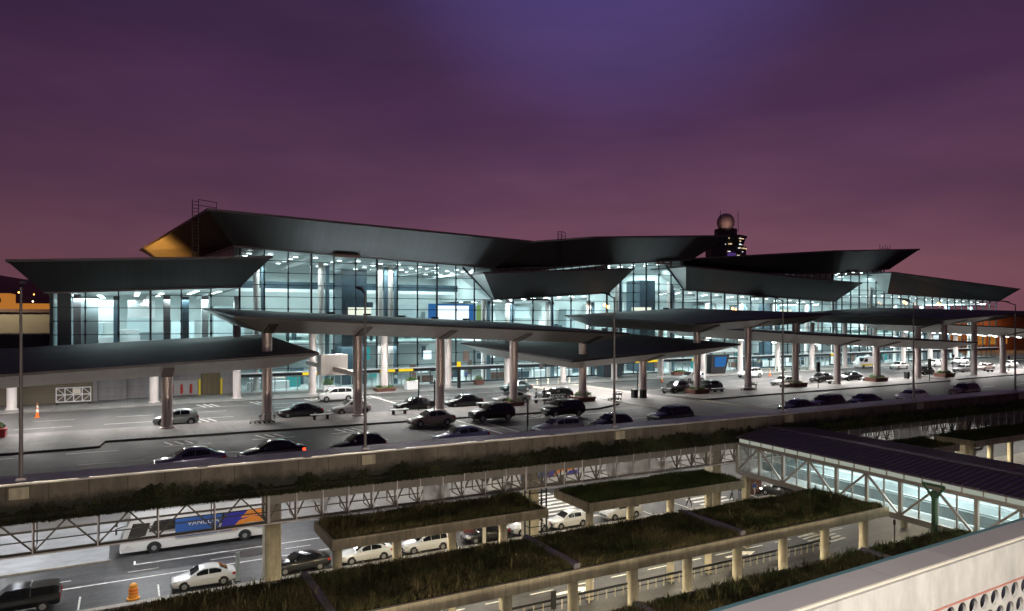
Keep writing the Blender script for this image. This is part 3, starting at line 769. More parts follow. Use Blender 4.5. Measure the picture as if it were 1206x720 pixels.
canopy('high dark canopy right of the middle, its left edge pointing at the lit sign', 61.4, 86.3, 19.4, 20.7, [66.0, 75.3, 84.8], [69, 78.6, 88], power=980, skip=((60, 71.3), (77.5, 90)), up=(82,))
canopy('low pale canopy with four columns along the right island, sloping down to the right', 79.3, 122.4, 18.0, 16.1, [93.9, 103.2], [97, 106.6], power=900)
canopy('high dark canopy at the right, its front corner above a dark column stub', 113.4, 138.6, 19.9, 21.2, [112 + 1.9, 121.2, 130.0], [116, 125.6, 135], power=980, skip=((110, 124), (131, 140)), up=(138,))
canopy('rightmost low canopy cut off by the right edge of the photo', 132.3, 175, 18.55, 16.7, [139.1, 148.4, 157.6, 166.8], [144.5, 154, 163.5], power=900)

# ================================================================== PARAPET OF THE UPPER ROAD
P = thing('parapet_wall', 'long stained concrete panel parapet along the edge of the upper road', 'parapet', (70, 46.5, 9.2), world_parts=True)
MB().box(-70, 330, 46.0, 46.35, 9.2, 11.05).build('wall_panels', 'concrete', P)
MB().hexa([(-70, 45.92, 11.055), (330, 45.92, 11.055), (330, 47.85, 11.16), (-70, 47.85, 11.16), (-70, 45.92, 11.13), (330, 45.92, 11.13), (330, 47.85, 11.24), (-70, 47.85, 11.24)]).build('coping', 'coping', P)
MB().box(-70, 330, 47.5, 47.8, DZ, 11.14).build('inner_wall', 'coping', P)
rl = MB()
for x in np.arange(-69, 329, 6.1): rl.box(x, x + 5.6, 45.93, 46.02, 11.134, 11.19)
rl.build('edge_rail', 'rail_metal', P)
MB().box(-70, 330, 45.80, 45.995, 9.2, 9.45).build('planting_trough', 'moss', P)

def blades(name, x0, x1, y0, y1, z, n, h, w, m, lean=0.35, zf=None, clump=0.5, label_kind=True):
    """n separate grass blades, two triangles each, thick and thin by noise"""
    xs = rng.uniform(x0, x1, n * 2); ys = rng.uniform(y0, y1, n * 2)
    dens = 0.5 + 0.25 * np.sin(xs * 0.9 + 2 * np.sin(ys * 0.8)) + 0.25 * np.sin(ys * 1.7 + 1.3 * np.sin(xs * 0.55))
    keep = rng.uniform(0, 1, n * 2) < (1 - clump) + clump * dens
    xs, ys, dens = xs[keep][:n], ys[keep][:n], dens[keep][:n]
    k_ = len(xs)
    hh = h * (0.45 + 0.75 * dens) * rng.uniform(0.5, 1.3, k_)
    an_ = rng.uniform(0, 6.283, k_); lx = rng.normal(0, lean, k_) * hh; ly = rng.normal(0, lean, k_) * hh
    dx, dy = np.cos(an_) * w * 0.5, np.sin(an_) * w * 0.5
    zz = np.full(k_, z)
    v = np.empty((k_ * 5, 3), dtype=np.float32)
    v[0::5] = np.c_[xs - dx, ys - dy, zz]; v[1::5] = np.c_[xs + dx, ys + dy, zz]
    v[2::5] = np.c_[xs + dx * 0.8 + lx * 0.35, ys + dy * 0.8 + ly * 0.35, zz + hh * 0.55]
    v[3::5] = np.c_[xs - dx * 0.8 + lx * 0.35, ys - dy * 0.8 + ly * 0.35, zz + hh * 0.55]
    v[4::5] = np.c_[xs + lx, ys + ly, zz + hh]
    b = np.arange(k_) * 5
    q = np.c_[b, b + 1, b + 2, b + 3]; t3 = np.c_[b + 3, b + 2, b + 4]
    loops = np.concatenate([q.ravel(), t3.ravel()]).astype(np.int32)
    starts = np.concatenate([np.arange(k_) * 4, k_ * 4 + np.arange(k_) * 3]).astype(np.int32)
    me = bpy.data.meshes.new(name)
    me.vertices.add(len(v)); me.vertices.foreach_set('co', v.ravel())
    me.loops.add(len(loops)); me.loops.foreach_set('vertex_index', loops)
    me.polygons.add(len(starts)); me.polygons.foreach_set('loop_start', starts)
    me.update(calc_edges=True); me.validate()
    me.materials.append(M[m])
    o = bpy.data.objects.new(name, me); COL.objects.link(o)
    return tag(o, kind='stuff') if label_kind else o
# plants hanging along the foot of the parapet
def hanging(name, x0, x1, n, m):
    xs = rng.uniform(x0, x1, n); v = []; f = []
    step = .22; prof_ = []; a_ = .4
    for _ in range(int((x1 - x0) / step) + 2):
        a_ = min(1.0, max(0.05, a_ + random.gauss(0, .16) + (.42 - a_) * .12)); prof_.append(a_ + (random.random() * .25 if random.random() < .3 else 0))
    for x in xs:
        dn = prof_[int((x - x0) / step)]
        q_ = random.random() ** 1.5; y = 45.98 - .45 * random.random() ** 2 * (1 - q_); z = 9.1 + q_ * (0.35 + 0.95 * dn)
        s_ = random.uniform(0.03, 0.085); a = random.uniform(0, 6.28); c_, d_ = math.cos(a) * s_, math.sin(a) * s_ * 0.6
        o = len(v); v += [(x - c_, y - d_, z), (x + d_ * 0.5, y - 0.04, z + s_), (x + c_, y + d_, z + 0.02), (x, y - 0.05, z - s_ * 1.4)]; f.append((o, o + 1, o + 2, o + 3))
    me = bpy.data.meshes.new(name); me.from_pydata(v, [], f); me.materials.append(M[m])
    o = bpy.data.objects.new(name, me); COL.objects.link(o); return tag(o, kind='stuff')
hanging('hanging_plants', -20, 52, 52000, 'vine')
hanging('hanging_plants', 52, 130, 30000, 'grass_green')

# perforated screens with their truss, hung below the deck edge between its columns
CX = [-29.0, -10.65, 7.7, 26.05, 44.4, 62.75, 81.1, 99.45, 117.8]
SCR = ['leftmost dark perforated screen and truss in front of the white bus', 'perforated screen with truss between the bus and the first deck column', 'perforated screen under the parapet behind the first grass-topped shelter',
       'perforated screen with bright road behind it, ending at the footbridge', 'perforated screen hidden partly behind the footbridge roof', 'perforated screen right of the footbridge with lights behind', 'far right perforated screen above the distant grass roof', 'perforated screen beyond the right edge']
for i in range(8):
    x0, x1 = CX[i] + 0.04, CX[i + 1] - 0.04
    t = thing('screen_truss', SCR[i], 'screen', ((x0 + x1) / 2, 46.2, 7.2), group='perforated screens below the upper road', world_parts=True)
    MB().poly([(x0, 46.02, 8.42), (x1, 46.02, 8.42), (x1, 46.02, 9.16), (x0, 46.02, 9.16)]).build('solid_panel', 'screen_veil' if i < 2 else 'screen_solid', t, fix=False)
    MB().poly([(x0, 46.02, 7.25), (x1, 46.02, 7.25), (x1, 46.02, 8.415), (x0, 46.02, 8.415)]).build('perforated_panel', 'screen_open' if i < 2 else 'screen', t, fix=False)
    n = 6 if i < 2 else 11; tr = MB()
    for zz, w_ in ((8.95, 0.10), (8.38, 0.10), (7.85, 0.06), (7.22, 0.13)): tr.bar((x0, 46.5, zz), (x1, 46.5, zz), w_)
    for j in range(n + 1):
        x = x0 + (x1 - x0) * j / n
        tr.bar((x, 46.5, 7.2), (x, 46.5, 9.1), 0.09); tr.bar((x, 46.5, 7.22), (x, 48.2, 7.22), 0.06); tr.bar((x, 48.2, 7.22), (x, 48.2, 9.1), .06)
        if j < n:
            w_ = (x1 - x0) / n
            tr.bar((x, 46.5, 7.25), (x + w_ / 2, 46.5, 8.9), 0.085); tr.bar((x + w_ / 2, 46.5, 8.9), (x + w_, 46.5, 7.25), 0.085)
    tr.build('truss', 'truss', t)
    po = MB()
    for j in range(n + 1):
        x = x0 + (x1 - x0) * j / n; po.bar((x, 45.98, 7.2), (x, 45.98, 9.15), 0.06)
    po.bar((x0, 45.985, 7.24), (x1, 45.985, 7.24), 0.07); po.build('frame', 'coping', t)
for x, lb in ((9.35, 'square concrete deck column just right of the bus'), (31.3, 'square concrete deck column at the right end of the first grass shelter'), (53.0, 'square concrete deck column at the right end of the second grass shelter'),
              (75.4, 'square concrete deck column behind the footbridge roof'), (97.6, 'square deck column left of the distant grass shelter'), (119.8, 'square deck column at the far right'), (-13.4, 'square deck column beyond the left edge')):
    t = thing('deck_column', lb, 'column', (x, 54.5, 0), group='columns carrying the upper road', world_parts=True)
    MB().prism([(x - 0.58, 54.0), (x - 0.46, 53.9), (x + 0.46, 53.9), (x + 0.58, 54.0), (x + 0.58, 55.1), (x - 0.58, 55.1)], 'z', 0, 8.3).build('shaft', 'concrete_plain', t)
    MB().prism([(x - 0.66, 8.3), (x + 0.66, 8.3), (x + 0.76, 9.14), (x - 0.76, 9.14)], 'y', 48.2, 62).build('cap_beam', 'concrete_plain', t)
sl = MB()
for x in (29.0, 30.6):
    for y in (50.6, 51.4): sl.bar((x, y, 0), (x, y, 7.2), 0.10)
for z in np.arange(0.7, 7.2, 0.7):
    sl.bar((29.0, 50.6, z), (30.6, 50.6, z), 0.06); sl.bar((29.0, 50.6, z), (29.0, 51.4, z), 0.06); sl.bar((30.6, 50.6, z), (30.6, 51.4, z), 0.06)
tag(sl.build('ladder_frame', 'black_metal'), 'thin black steel ladder frame standing between two grass-topped shelters', 'ladder')

# lower storey wall behind the bus lanes
tag(MB().box(-60, 140, 90, 90.4, 0, 9.1).build('arrivals_wall', 'grey_panel'), 'grey panelled wall of the arrivals level behind the bus lane', 'wall')
# assumed lamps out of sight under the deck, added to light the lower road
for x in np.arange(-22, 135, 12.0):
    for yy, pw in ((56.5, 270), (65.5, 800), (77.0, 1100)):
        t = thing('assumed_deck_lamp', 'assumed long white lamp under the upper road lighting the lower road', 'lamp', (x, yy, 9.0), group='assumed lamps under the upper road', world_parts=True)
        MB().box(x - 1.2, x + 1.2, yy - 0.12, yy + 0.12, 9.0, 9.12).build('housing', 'lamp_white', t)
        area_light('assumed_tube_light', (x, yy, 8.96), 2.4, pw, (0.93, 0.96, 1.0) if x < 24 else (1.0, 0.95, 0.86), 0.3, parent=t)

# ================================================================== GRASS-TOPPED SHELTERS ON THE LOWER LEVEL
def shelter(label, x0, x1, y0, y1, zt, cols, cy, joints=(), lamps=(), r=0.36, fh=0.72, K=.787):
    x0, x1, y0, y1, cy, r, fh = x0 * K, x1 * K, y0 * K, y1 * K, cy * K, r * K, fh * K; zt = 20 - (20 - zt) * K
    cols = [c * K for c in cols]; joints = [c * K for c in joints]; lamps = [c * K for c in lamps]
    t = thing('grass_roof_shelter', label, 'shelter', ((x0 + x1) / 2, (y0 + y1) / 2, 0), group='grass-topped concrete shelters on the lower road', world_parts=True)
    MB().box(x0, x1, y0, y1, zt - fh, zt - 0.1).build('roof_slab', 'planter_concrete', t)
    e = MB()
    e.box(x0, x1, y0 - 0.02, y0 + 0.16, zt - fh - 0.05, zt).box(x0, x1, y1 - 0.16, y1 + 0.02, zt - fh - 0.05, zt)
    e.box(x0 - 0.02, x0 + 0.16, y0 + 0.17, y1 - 0.17, zt - fh - 0.05, zt).box(x1 - 0.16, x1 + 0.02, y0 + 0.17, y1 - 0.17, zt - fh - 0.05, zt)
    e.build('edge_beam', 'planter_concrete', t)
    MB().box(x0 + 0.17, x1 - 0.17, y0 + 0.17, y1 - 0.17, zt - 0.098, zt - 0.06).build('soil', 'soil', t)
    for x in joints: MB().box(x - 0.18, x + 0.18, y0 + 0.17, y1 - 0.17, zt - 0.055, zt + 0.25).build('joint_kerb', 'coping_dark', t)
    for x in cols: MB().lathe(x, cy, [(r, 0.1), (r, zt - fh - 0.003)], 20).build('column', 'concrete_plain', t, smooth=True)
    for x in lamps:  # assumed lamps under the slab, added to light the columns
        ym = (y0 + y1) / 2
        MB().box(x - 0.6, x + 0.6, ym - 0.08, ym + 0.08, zt - fh - 0.08, zt - fh - 0.003).build('assumed_tube_lamp', 'lamp_warm', t)
        area_light('assumed_tube_light', (x, ym, zt - fh - 0.12), 1.2, 420, (1.0, 0.86, 0.58), 0.3, parent=t)
    return t
SP = 0.1278 * 39.35
ac = [SP * (4.21 + i) for i in range(-6, 8)]
shelter('longest grass-topped shelter crossing the whole lower foreground', -45, 58.55, 39.0, 46.4, 3.5, ac, 39.9, (9.9, 26.1, 41.2, -6), lamps=[x + SP / 2 for x in ac[2:-1]])
shelter('nearest grass-topped shelter beside the white garage parapet', -40, 57.4, 25.0, 32.6, 3.5, [x for x in ac], 31.6, (25.5, 45.5), lamps=[x + SP / 2 for x in ac[5:-1]])
shelter('short grass-topped shelter with round columns left of the ladder frame', 13.3, 32.0, 52.6, 58.3, 3.55, [13.9, 18.6, 23.3, 28.0], 53.4, lamps=(16, 21, 26, 31))
shelter('short grass-topped shelter between the ladder frame and the footbridge', 36.0, 55.0, 52.2, 58.1, 3.55, [36.6, 41.2, 46.0, 50.9], 53.0, lamps=(39, 44, 49, 54))
shelter('distant grass-topped shelter right of the footbridge roof', 100.0, 130, 54.2, 59.8, 3.5, [100.6, 105, 110, 115, 120, 125], 55.0, lamps=(103, 108, 113, 118), K=.765)
shelter('low grass-topped slab end just beyond the footbridge roof', 84.0, 95.5, 53.8, 59.4, 3.5, [85, 90, 95], 54.6, lamps=(87, 92), K=.765)
def turf(x0, x1, y0, y1, n, h, w, m, K=.787): return blades('grass', x0 * K, x1 * K, y0 * K, y1 * K, 20 - 16.57 * K, n, h * .82, w, m)
turf(-25, 58.2, 39.3, 46.2, 95000, 0.42, 0.04, 'grass_dry')
turf(6, 57.1, 25.3, 32.5, 60000, 0.40, 0.032, 'grass_dry')
turf(13.6, 31.7, 52.9, 58.0, 16000, 0.52, 0.05, 'grass_dry')
turf(36.3, 54.7, 52.5, 57.8, 14000, 0.42, 0.05, 'grass_green')
turf(100.3, 129, 54.5, 59.5, 10000, 0.45, 0.08, 'grass_green', .765)
turf(84.3, 95.2, 54.1, 59.1, 5000, 0.45, 0.08, 'grass_green', .765)
turf(44, 58.1, 39.4, 46.2, 14000, 0.45, 0.04, 'grass_green')
def tufts(x0, x1, y0, y1, n, h, m, K=.787):
    z = 20 - 16.57 * K; mb = MB()
    for _ in range(n):
        cx_, cy_ = random.uniform(x0, x1) * K, random.uniform(y0, y1) * K; q = random.uniform(.5, 1.3)
        for _ in range(22):
            a = random.uniform(0, 6.28); e = random.uniform(.5, 1.5); L = h * q * random.uniform(.5, 1.1); b0 = Vector((cx_ + random.gauss(0, .10 * q), cy_ + random.gauss(0, .10 * q), z)); d = Vector((math.cos(a) * math.cos(e), math.sin(a) * math.cos(e), math.sin(e)))
            n_ = Vector((-math.sin(a), math.cos(a), 0)) * .016; b1 = b0 + d * L * .6; b2 = b0 + d * L + Vector((math.cos(a), math.sin(a), -.4)) * .15 * L
            mb.add([b0 - n_, b0 + n_, b1 + n_, b1 - n_, b2], [(0, 1, 2, 3), (3, 2, 4)])
    return tag(mb.build('grass_tufts', m, fix=False), kind='stuff')
tufts(-5, 58, 39.6, 46.0, 420, .62, 'grass_dry'); tufts(10, 56, 26, 32.3, 260, .55, 'grass_dry'); tufts(14, 31, 53.3, 57.5, 130, .8, 'grass_dry'); tufts(36.8, 54, 53, 57.4, 90, .6, 'grass_green'); tufts(20, 58, 39.6, 46.0, 160, .5, 'grass_green'); tufts(16, 56, 30.6, 32.4, 90, .6, 'grass_green')
yk = MB()
for i in range(70):
    a = random.uniform(0, 6.28); e = random.uniform(.2, 1.3); L = random.uniform(.5, 1.1); p = Vector((43.0 + random.uniform(-.8, .8), 23.6 + random.uniform(-.5, .5), 7.0)); d = Vector((math.cos(a) * math.cos(e), math.sin(a) * math.cos(e), math.sin(e))); n_ = d.cross(Vector((0, 0, 1))).normalized() * .045
    yk.add([p - n_, p + n_, p + d * L], [(0, 1, 2)])
tag(yk.build('spiky_plant', 'leaf', fix=False), 'dark spiky plant at the end of the nearest grass shelter, against the footbridge', 'plant')

# guard rail on the lower median
gr = thing('guard_rail', 'dark metal guard rail on short posts behind the round columns', 'guard rail', (30, 41.3, 0), world_parts=True)
g_ = MB(); g_.bar((9, 41.35, 0.78), (54, 41.35, 0.78), 0.08, 0.16); g_.bar((9, 41.35, 0.42), (54, 41.35, 0.42), 0.06, 0.08); g_.build('rail', 'black_metal', gr)
for x in np.arange(9, 54, 0.75):
    g_ = MB(); g_.bar((x, 41.35, 0), (x, 41.35, 0.74), 0.07); g_.build('post', 'concrete_plain', gr)

# ================================================================== FOOTBRIDGE
B = thing('footbridge', 'covered glass footbridge with steel trusses and a dark ribbed roof', 'footbridge', (50, 30, 0), world_parts=True)
SK = 0.07
def bx_(x, y): return x - (46 - y) * SK
Y0b, Y1b = 2.0, 45.9
def roofp(x, y, z): return (bx_(x, y), y, z)
rf = MB()
rf.add([roofp(47.3, Y0b, 9.50), roofp(47.3, Y1b, 9.50), roofp(51.45, Y1b, 10.05), roofp(51.45, Y0b, 10.05), roofp(57.2, Y1b, 9.55), roofp(57.2, Y0b, 9.55)], [(0, 1, 2, 3), (3, 2, 4, 5)])
ro = rf.build('roof', 'bridge_roof', B, fix=False)
rb = MB()
for y in np.arange(Y0b + 0.3, Y1b, 0.5):
    rb.bar(roofp(47.3, y, 9.535), roofp(51.3, y, 10.07), 0.10, 0.09); rb.bar(roofp(51.6, y, 10.07), roofp(57.2, y, 9.585), 0.10, 0.09)
rb.build('roof_ribs', 'bridge_roof', ro)
MB().bar(roofp(51.45, Y0b, 10.10), roofp(51.45, Y1b, 10.10), 0.45, 0.12).build('ridge_cap', 'bridge_roof', ro)
MB().bar(roofp(47.3, Y0b, 9.50), roofp(47.3, Y1b, 9.50), 0.14, 0.12).build('gutter', 'bridge_roof', ro)
MB().bar(roofp(57.2, Y0b, 9.5), roofp(57.2, Y1b, 9.5), 0.16, 0.22).build('gutter', 'bridge_roof', ro)
YN = [45.8, 43.2, 40.55, 37.9, 35.3, 32.7, 30.05, 27.5, 24.9, 22.3, 19.7, 17.1]
for sx in (47.5, 56.4):
    tr = MB()
    tr.bar(roofp(sx, Y0b, 8.95), roofp(sx, Y1b, 8.95), 0.24, 0.26); tr.bar(roofp(sx, Y0b, 6.50), roofp(sx, Y1b, 6.50), 0.26, 0.30)
    for i, y in enumerate(YN):
        tr.bar(roofp(sx, y, 6.5), roofp(sx, y, 8.95), 0.20 if i % 2 else 0.22)
        if i + 1 < len(YN):
            ym = (y + YN[i + 1]) / 2; tr.bar(roofp(sx + 0.1, ym, 6.6), roofp(sx + 0.1, ym, 8.9), 0.09)
            a_, b_ = (6.55, 8.9) if i % 2 == 0 else (8.9, 6.55)
            tr.bar(roofp(sx - 0.06 if sx < 50 else sx + 0.06, y, a_), roofp(sx - 0.06 if sx < 50 else sx + 0.06, YN[i + 1], b_), 0.13)
    tr.build('truss', 'bridge_steel', B)
    gx = sx + (0.2 if sx < 50 else -0.2)
    MB().poly([roofp(gx, Y0b, 6.6), roofp(gx, Y1b, 6.6), roofp(gx, Y1b, 8.85), roofp(gx, Y0b, 8.85)]).build('glazing', 'bridge_glass', B, fix=False)
    fx = sx - 0.06 if sx < 50 else sx + 0.06
    fp = MB()
    for y in np.arange(Y0b, Y1b - 1, 1.32):
        fp.add([roofp(fx, y, 9.085), roofp(fx, y + 1.32, 9.085), roofp(fx, y + 1.32, 9.5), roofp(fx, y, 9.5)], [(0, 1, 2, 3)])
        fp.bar(roofp(fx + (-.04 if sx < 50 else .04), y, 9.085), roofp(fx + (-.04 if sx < 50 else .04), y, 9.5), .07, mi=1)
    fp.build('eaves_panel', ['frosted', 'bridge_steel'], B, fix=False)
MB().hexa([roofp(47.5, Y0b, 6.2), roofp(56.4, Y0b, 6.2), roofp(56.4, Y1b, 6.2), roofp(47.5, Y1b, 6.2), roofp(47.5, Y0b, 6.5), roofp(56.4, Y0b, 6.5), roofp(56.4, Y1b, 6.5), roofp(47.5, Y1b, 6.5)]).build('floor', 'int_floor', B)
for x in (49.6, 52.0, 54.4):
    h = MB(); h.bar(roofp(x, Y0b, 7.45), roofp(x, Y1b - 1, 7.45), 0.14, 0.10); h.bar(roofp(x, Y0b, 6.95), roofp(x, Y1b - 1, 6.95), 0.05, 0.75); h.build('moving_walk', 'int_wall2', B)
for i in range(46):
    ya = random.uniform(4, 42); z = random.uniform(6.75, 8.6); L = random.uniform(1.5, 6); xx = random.choice((55.6, 54.9, 52.4))
    MB().bar(roofp(xx, ya, z), roofp(xx, min(45, ya + L), z), .05, random.uniform(.04, .16)).build('light_streak', random.choice(('white', 'int_dark', 'screen_teal', 'int_wall2', 'white', 'screen_white')), B)  # bars added in place of the light streaks seen in the glazing
for z, m_ in ((8.35, 'int_wall2'), (7.95, 'white'), (7.1, 'white')):
    MB().bar(roofp(55.9, Y0b, z), roofp(55.9, Y1b, z), 0.08, 0.28).build('wall_band', m_, B)
for y in np.arange(4, 45, 3.3):
    for x in (49.2, 53.8):
        MB().box(bx_(x, y) - 0.12, bx_(x, y) + 0.12, y - 1.0, y + 1.0, 8.72, 8.80).build('ceiling_lamp', 'lamp_white', B)
for y in np.arange(6, 45, 8.0):
    area_light('bridge_light', (bx_(51.5, y), y, 8.68), 5, 760, (0.95, 1.0, 0.96), 6, parent=B)
gc = MB(); gx = bx_(47.3, 27.5); gc.box(gx - 0.13, gx + 0.13, 27.37, 27.63, 0, 8.8)
gco = gc.build('pillar', 'green_steel', B)
hb = MB()
for s_ in (-1, 1): hb.bar((gx, 27.5, 8.2), (gx - 0.1, 27.5 + s_ * 0.7, 9.2), 0.12)
hb.bar((gx - 0.1, 26.8, 9.2), (gx - 0.1, 28.2, 9.2), 0.14); hb.build('bracket', 'green_steel', gco)
for x, y in ((56.4, 27.5), (47.6, 44.9), (56.4, 44.9)): MB().box(bx_(x, y) - 0.25, bx_(x, y) + 0.25, y - 0.25, y + 0.25, 0, 6.2).build('pillar', 'concrete_plain', B)

# ================================================================== GARAGE PARAPET NEXT TO THE CAMERA
G = thing('garage_parapet', 'white metal garage parapet with round holes and a grey coping, close to the viewer', 'parapet', (9, 5.2, 14), world_parts=True)
gy = lambda x, y: y + 0.045 * (x - 5.5)
def gpt(x, y, z): return (x, gy(x, y), z)
def gbox(x0, x1, y0, y1, z0, z1_):
    return [gpt(x0, y0, z0), gpt(x1, y0, z0), gpt(x1, y1, z0), gpt(x0, y1, z0), gpt(x0, y0, z1_), gpt(x1, y0, z1_), gpt(x1, y1, z1_), gpt(x0, y1, z1_)]
MB().hexa(gbox(-4, 30, 5.02, 5.43, 16.95, 17.0)).build('coping', 'garage_coping', G)
MB().hexa(gbox(-4, 30, 4.985, 5.015, 16.985, 17.012)).build('coping_lip', 'cream', G)
MB().hexa(gbox(-4, 30, 5.03, 5.40, 16.442, 16.93)).build('wall', 'garage_white', G)
MB().hexa(gbox(-4, 30, 5.012, 5.03, 16.425, 16.44)).build('edge_strip', 'pink_edge', G)
MB().hexa(gbox(-4, 30, 5.40, 5.46, 16.9, 17.004)).build('outer_edge', mat('teal_edge', (0.06, 0.13, 0.14), 0.5), G)
# perforated band: real round holes
def perforated(x0, x1, z0, z1_, y, pitch, rad):
    mb = MB(); rows = int(round((z1_ - z0) / (pitch * 0.86))); n = 20
    for r in range(rows):
        zc = z1_ - pitch * 0.86 * (r + 0.5); off = pitch / 2 if r % 2 else 0
        for i in range(int((x1 - x0) / pitch)):
            xc = x0 + off + pitch * (i + 0.5)
            sq = []; hw, hh = pitch / 2, pitch * 0.43
            cir = []
            for j in range(n):
                a = 2 * math.pi * j / n; c_, s_ = math.cos(a), math.sin(a)
                kx = hw / max(abs(c_), 1e-6); kz = hh / max(abs(s_), 1e-6); k2 = min(kx, kz)
                sq.append((xc + c_ * k2, zc + s_ * k2)); cir.append((xc + c_ * rad, zc + s_ * rad))
            for p_, q_ in ((0, 1),):
                vs = [gpt(u, y, w_) for u, w_ in sq] + [gpt(u, y, w_) for u, w_ in cir] + [gpt(u, y + 0.04, w_) for u, w_ in cir]
                fs = [(j, (j + 1) % n, n + (j + 1) % n, n + j) for j in range(n)] + [(n + j, n + (j + 1) % n, 2 * n + (j + 1) % n, 2 * n + j) for j in range(n)]
                # square corners
                mb.add(vs, fs)
                for sx_ in (-1, 1):
                    for sz_ in (-1, 1):
                        cpt = (xc + sx_ * hw, zc + sz_ * hh)
                        near = sorted(range(n), key=lambda j: (sq[j][0] - cpt[0]) ** 2 + (sq[j][1] - cpt[1]) ** 2)[:2]
                        mb.add([gpt(*((sq[near[0]][0]), y, sq[near[0]][1])), gpt(sq[near[1]][0], y, sq[near[1]][1]), gpt(cpt[0], y, cpt[1])], [(0, 1, 2)])
    return mb
perforated(4.0, 20, 15.2, 16.43, 5.02, 0.27, 0.100).build('perforated_band', 'garage_white', G, fix=False)
MB().hexa(gbox(-4, 30, 5.35, 5.4, 14.0, 16.4)).build('backing', mat('backing', (0.03, 0.03, 0.05), 0.8), G)
# assumed garage roof lamp behind the viewer, added to light the parapet
area_light('assumed_garage_lamp', (4, -6, 24), 1.5, 3100, (1.0, 0.94, 0.87), rot=(R(52), 0, R(-25)))

# assumed garage storeys below the parapet, unseen, their lamps added to light the foreground
gb = thing('assumed_garage_building', 'assumed open parking garage below the white parapet, with added lamps lighting the foreground', 'garage', (9, 5, 0), world_parts=True)
for z in (3.2, 6.6, 10.0, 13.4):
    MB().hexa(gbox(-40, 60, -20, 5.3, z, z + .4)).build('floor_slab', 'concrete_plain', gb)
for x in range(-36, 60, 12): MB().box(x - .3, x + .3, 3, 3.6, 0, 16.4).build('column', 'concrete_plain', gb)
for x in (-24, -8, 8, 24, 40):
    MB().box(x - 1.2, x + 1.2, 4.2, 4.4, 9.85, 9.99).build('assumed_tube_lamp', 'lamp_warm', gb)
    area_light('assumed_garage_tube', (x, 5.9 + .045 * x, 8.6), 2.4, 1500, (1.0, .86, .66), 0.5, rot=(R(90), 0, 0))  # assumed lamp set outside the slabs to brighten the shelters ahead
# ================================================================== VEHICLES
CARPAINT = {}
def paint(c):
    if c not in CARPAINT:
        rgb = {'black': (0.008, 0.008, 0.010), 'dark': (0.022, 0.022, 0.026), 'white': (0.72, 0.72, 0.72), 'silver': (0.36, 0.36, 0.37), 'teal': (0.38, 0.43, 0.43),
               'purple': (0.13, 0.11, 0.19), 'navy': (0.02, 0.03, 0.06), 'blue': (0.24, 0.27, 0.42), 'red': (0.06, 0.012, 0.014), 'cream': (0.70, 0.62, 0.36), 'bronze': (0.30, 0.26, 0.22), 'rose': (0.48, 0.37, 0.35), 'green': (0.02, 0.045, 0.05)}[c]
        CARPAINT[c] = mat('paint_' + c, rgb, 0.28, 0.35 if c not in ('white', 'cream') else 0.0, coat=1.0)
        CARPAINT[c].node_tree.nodes['Principled BSDF'].inputs['Coat Roughness'].default_value = 0.02
    return CARPAINT[c]
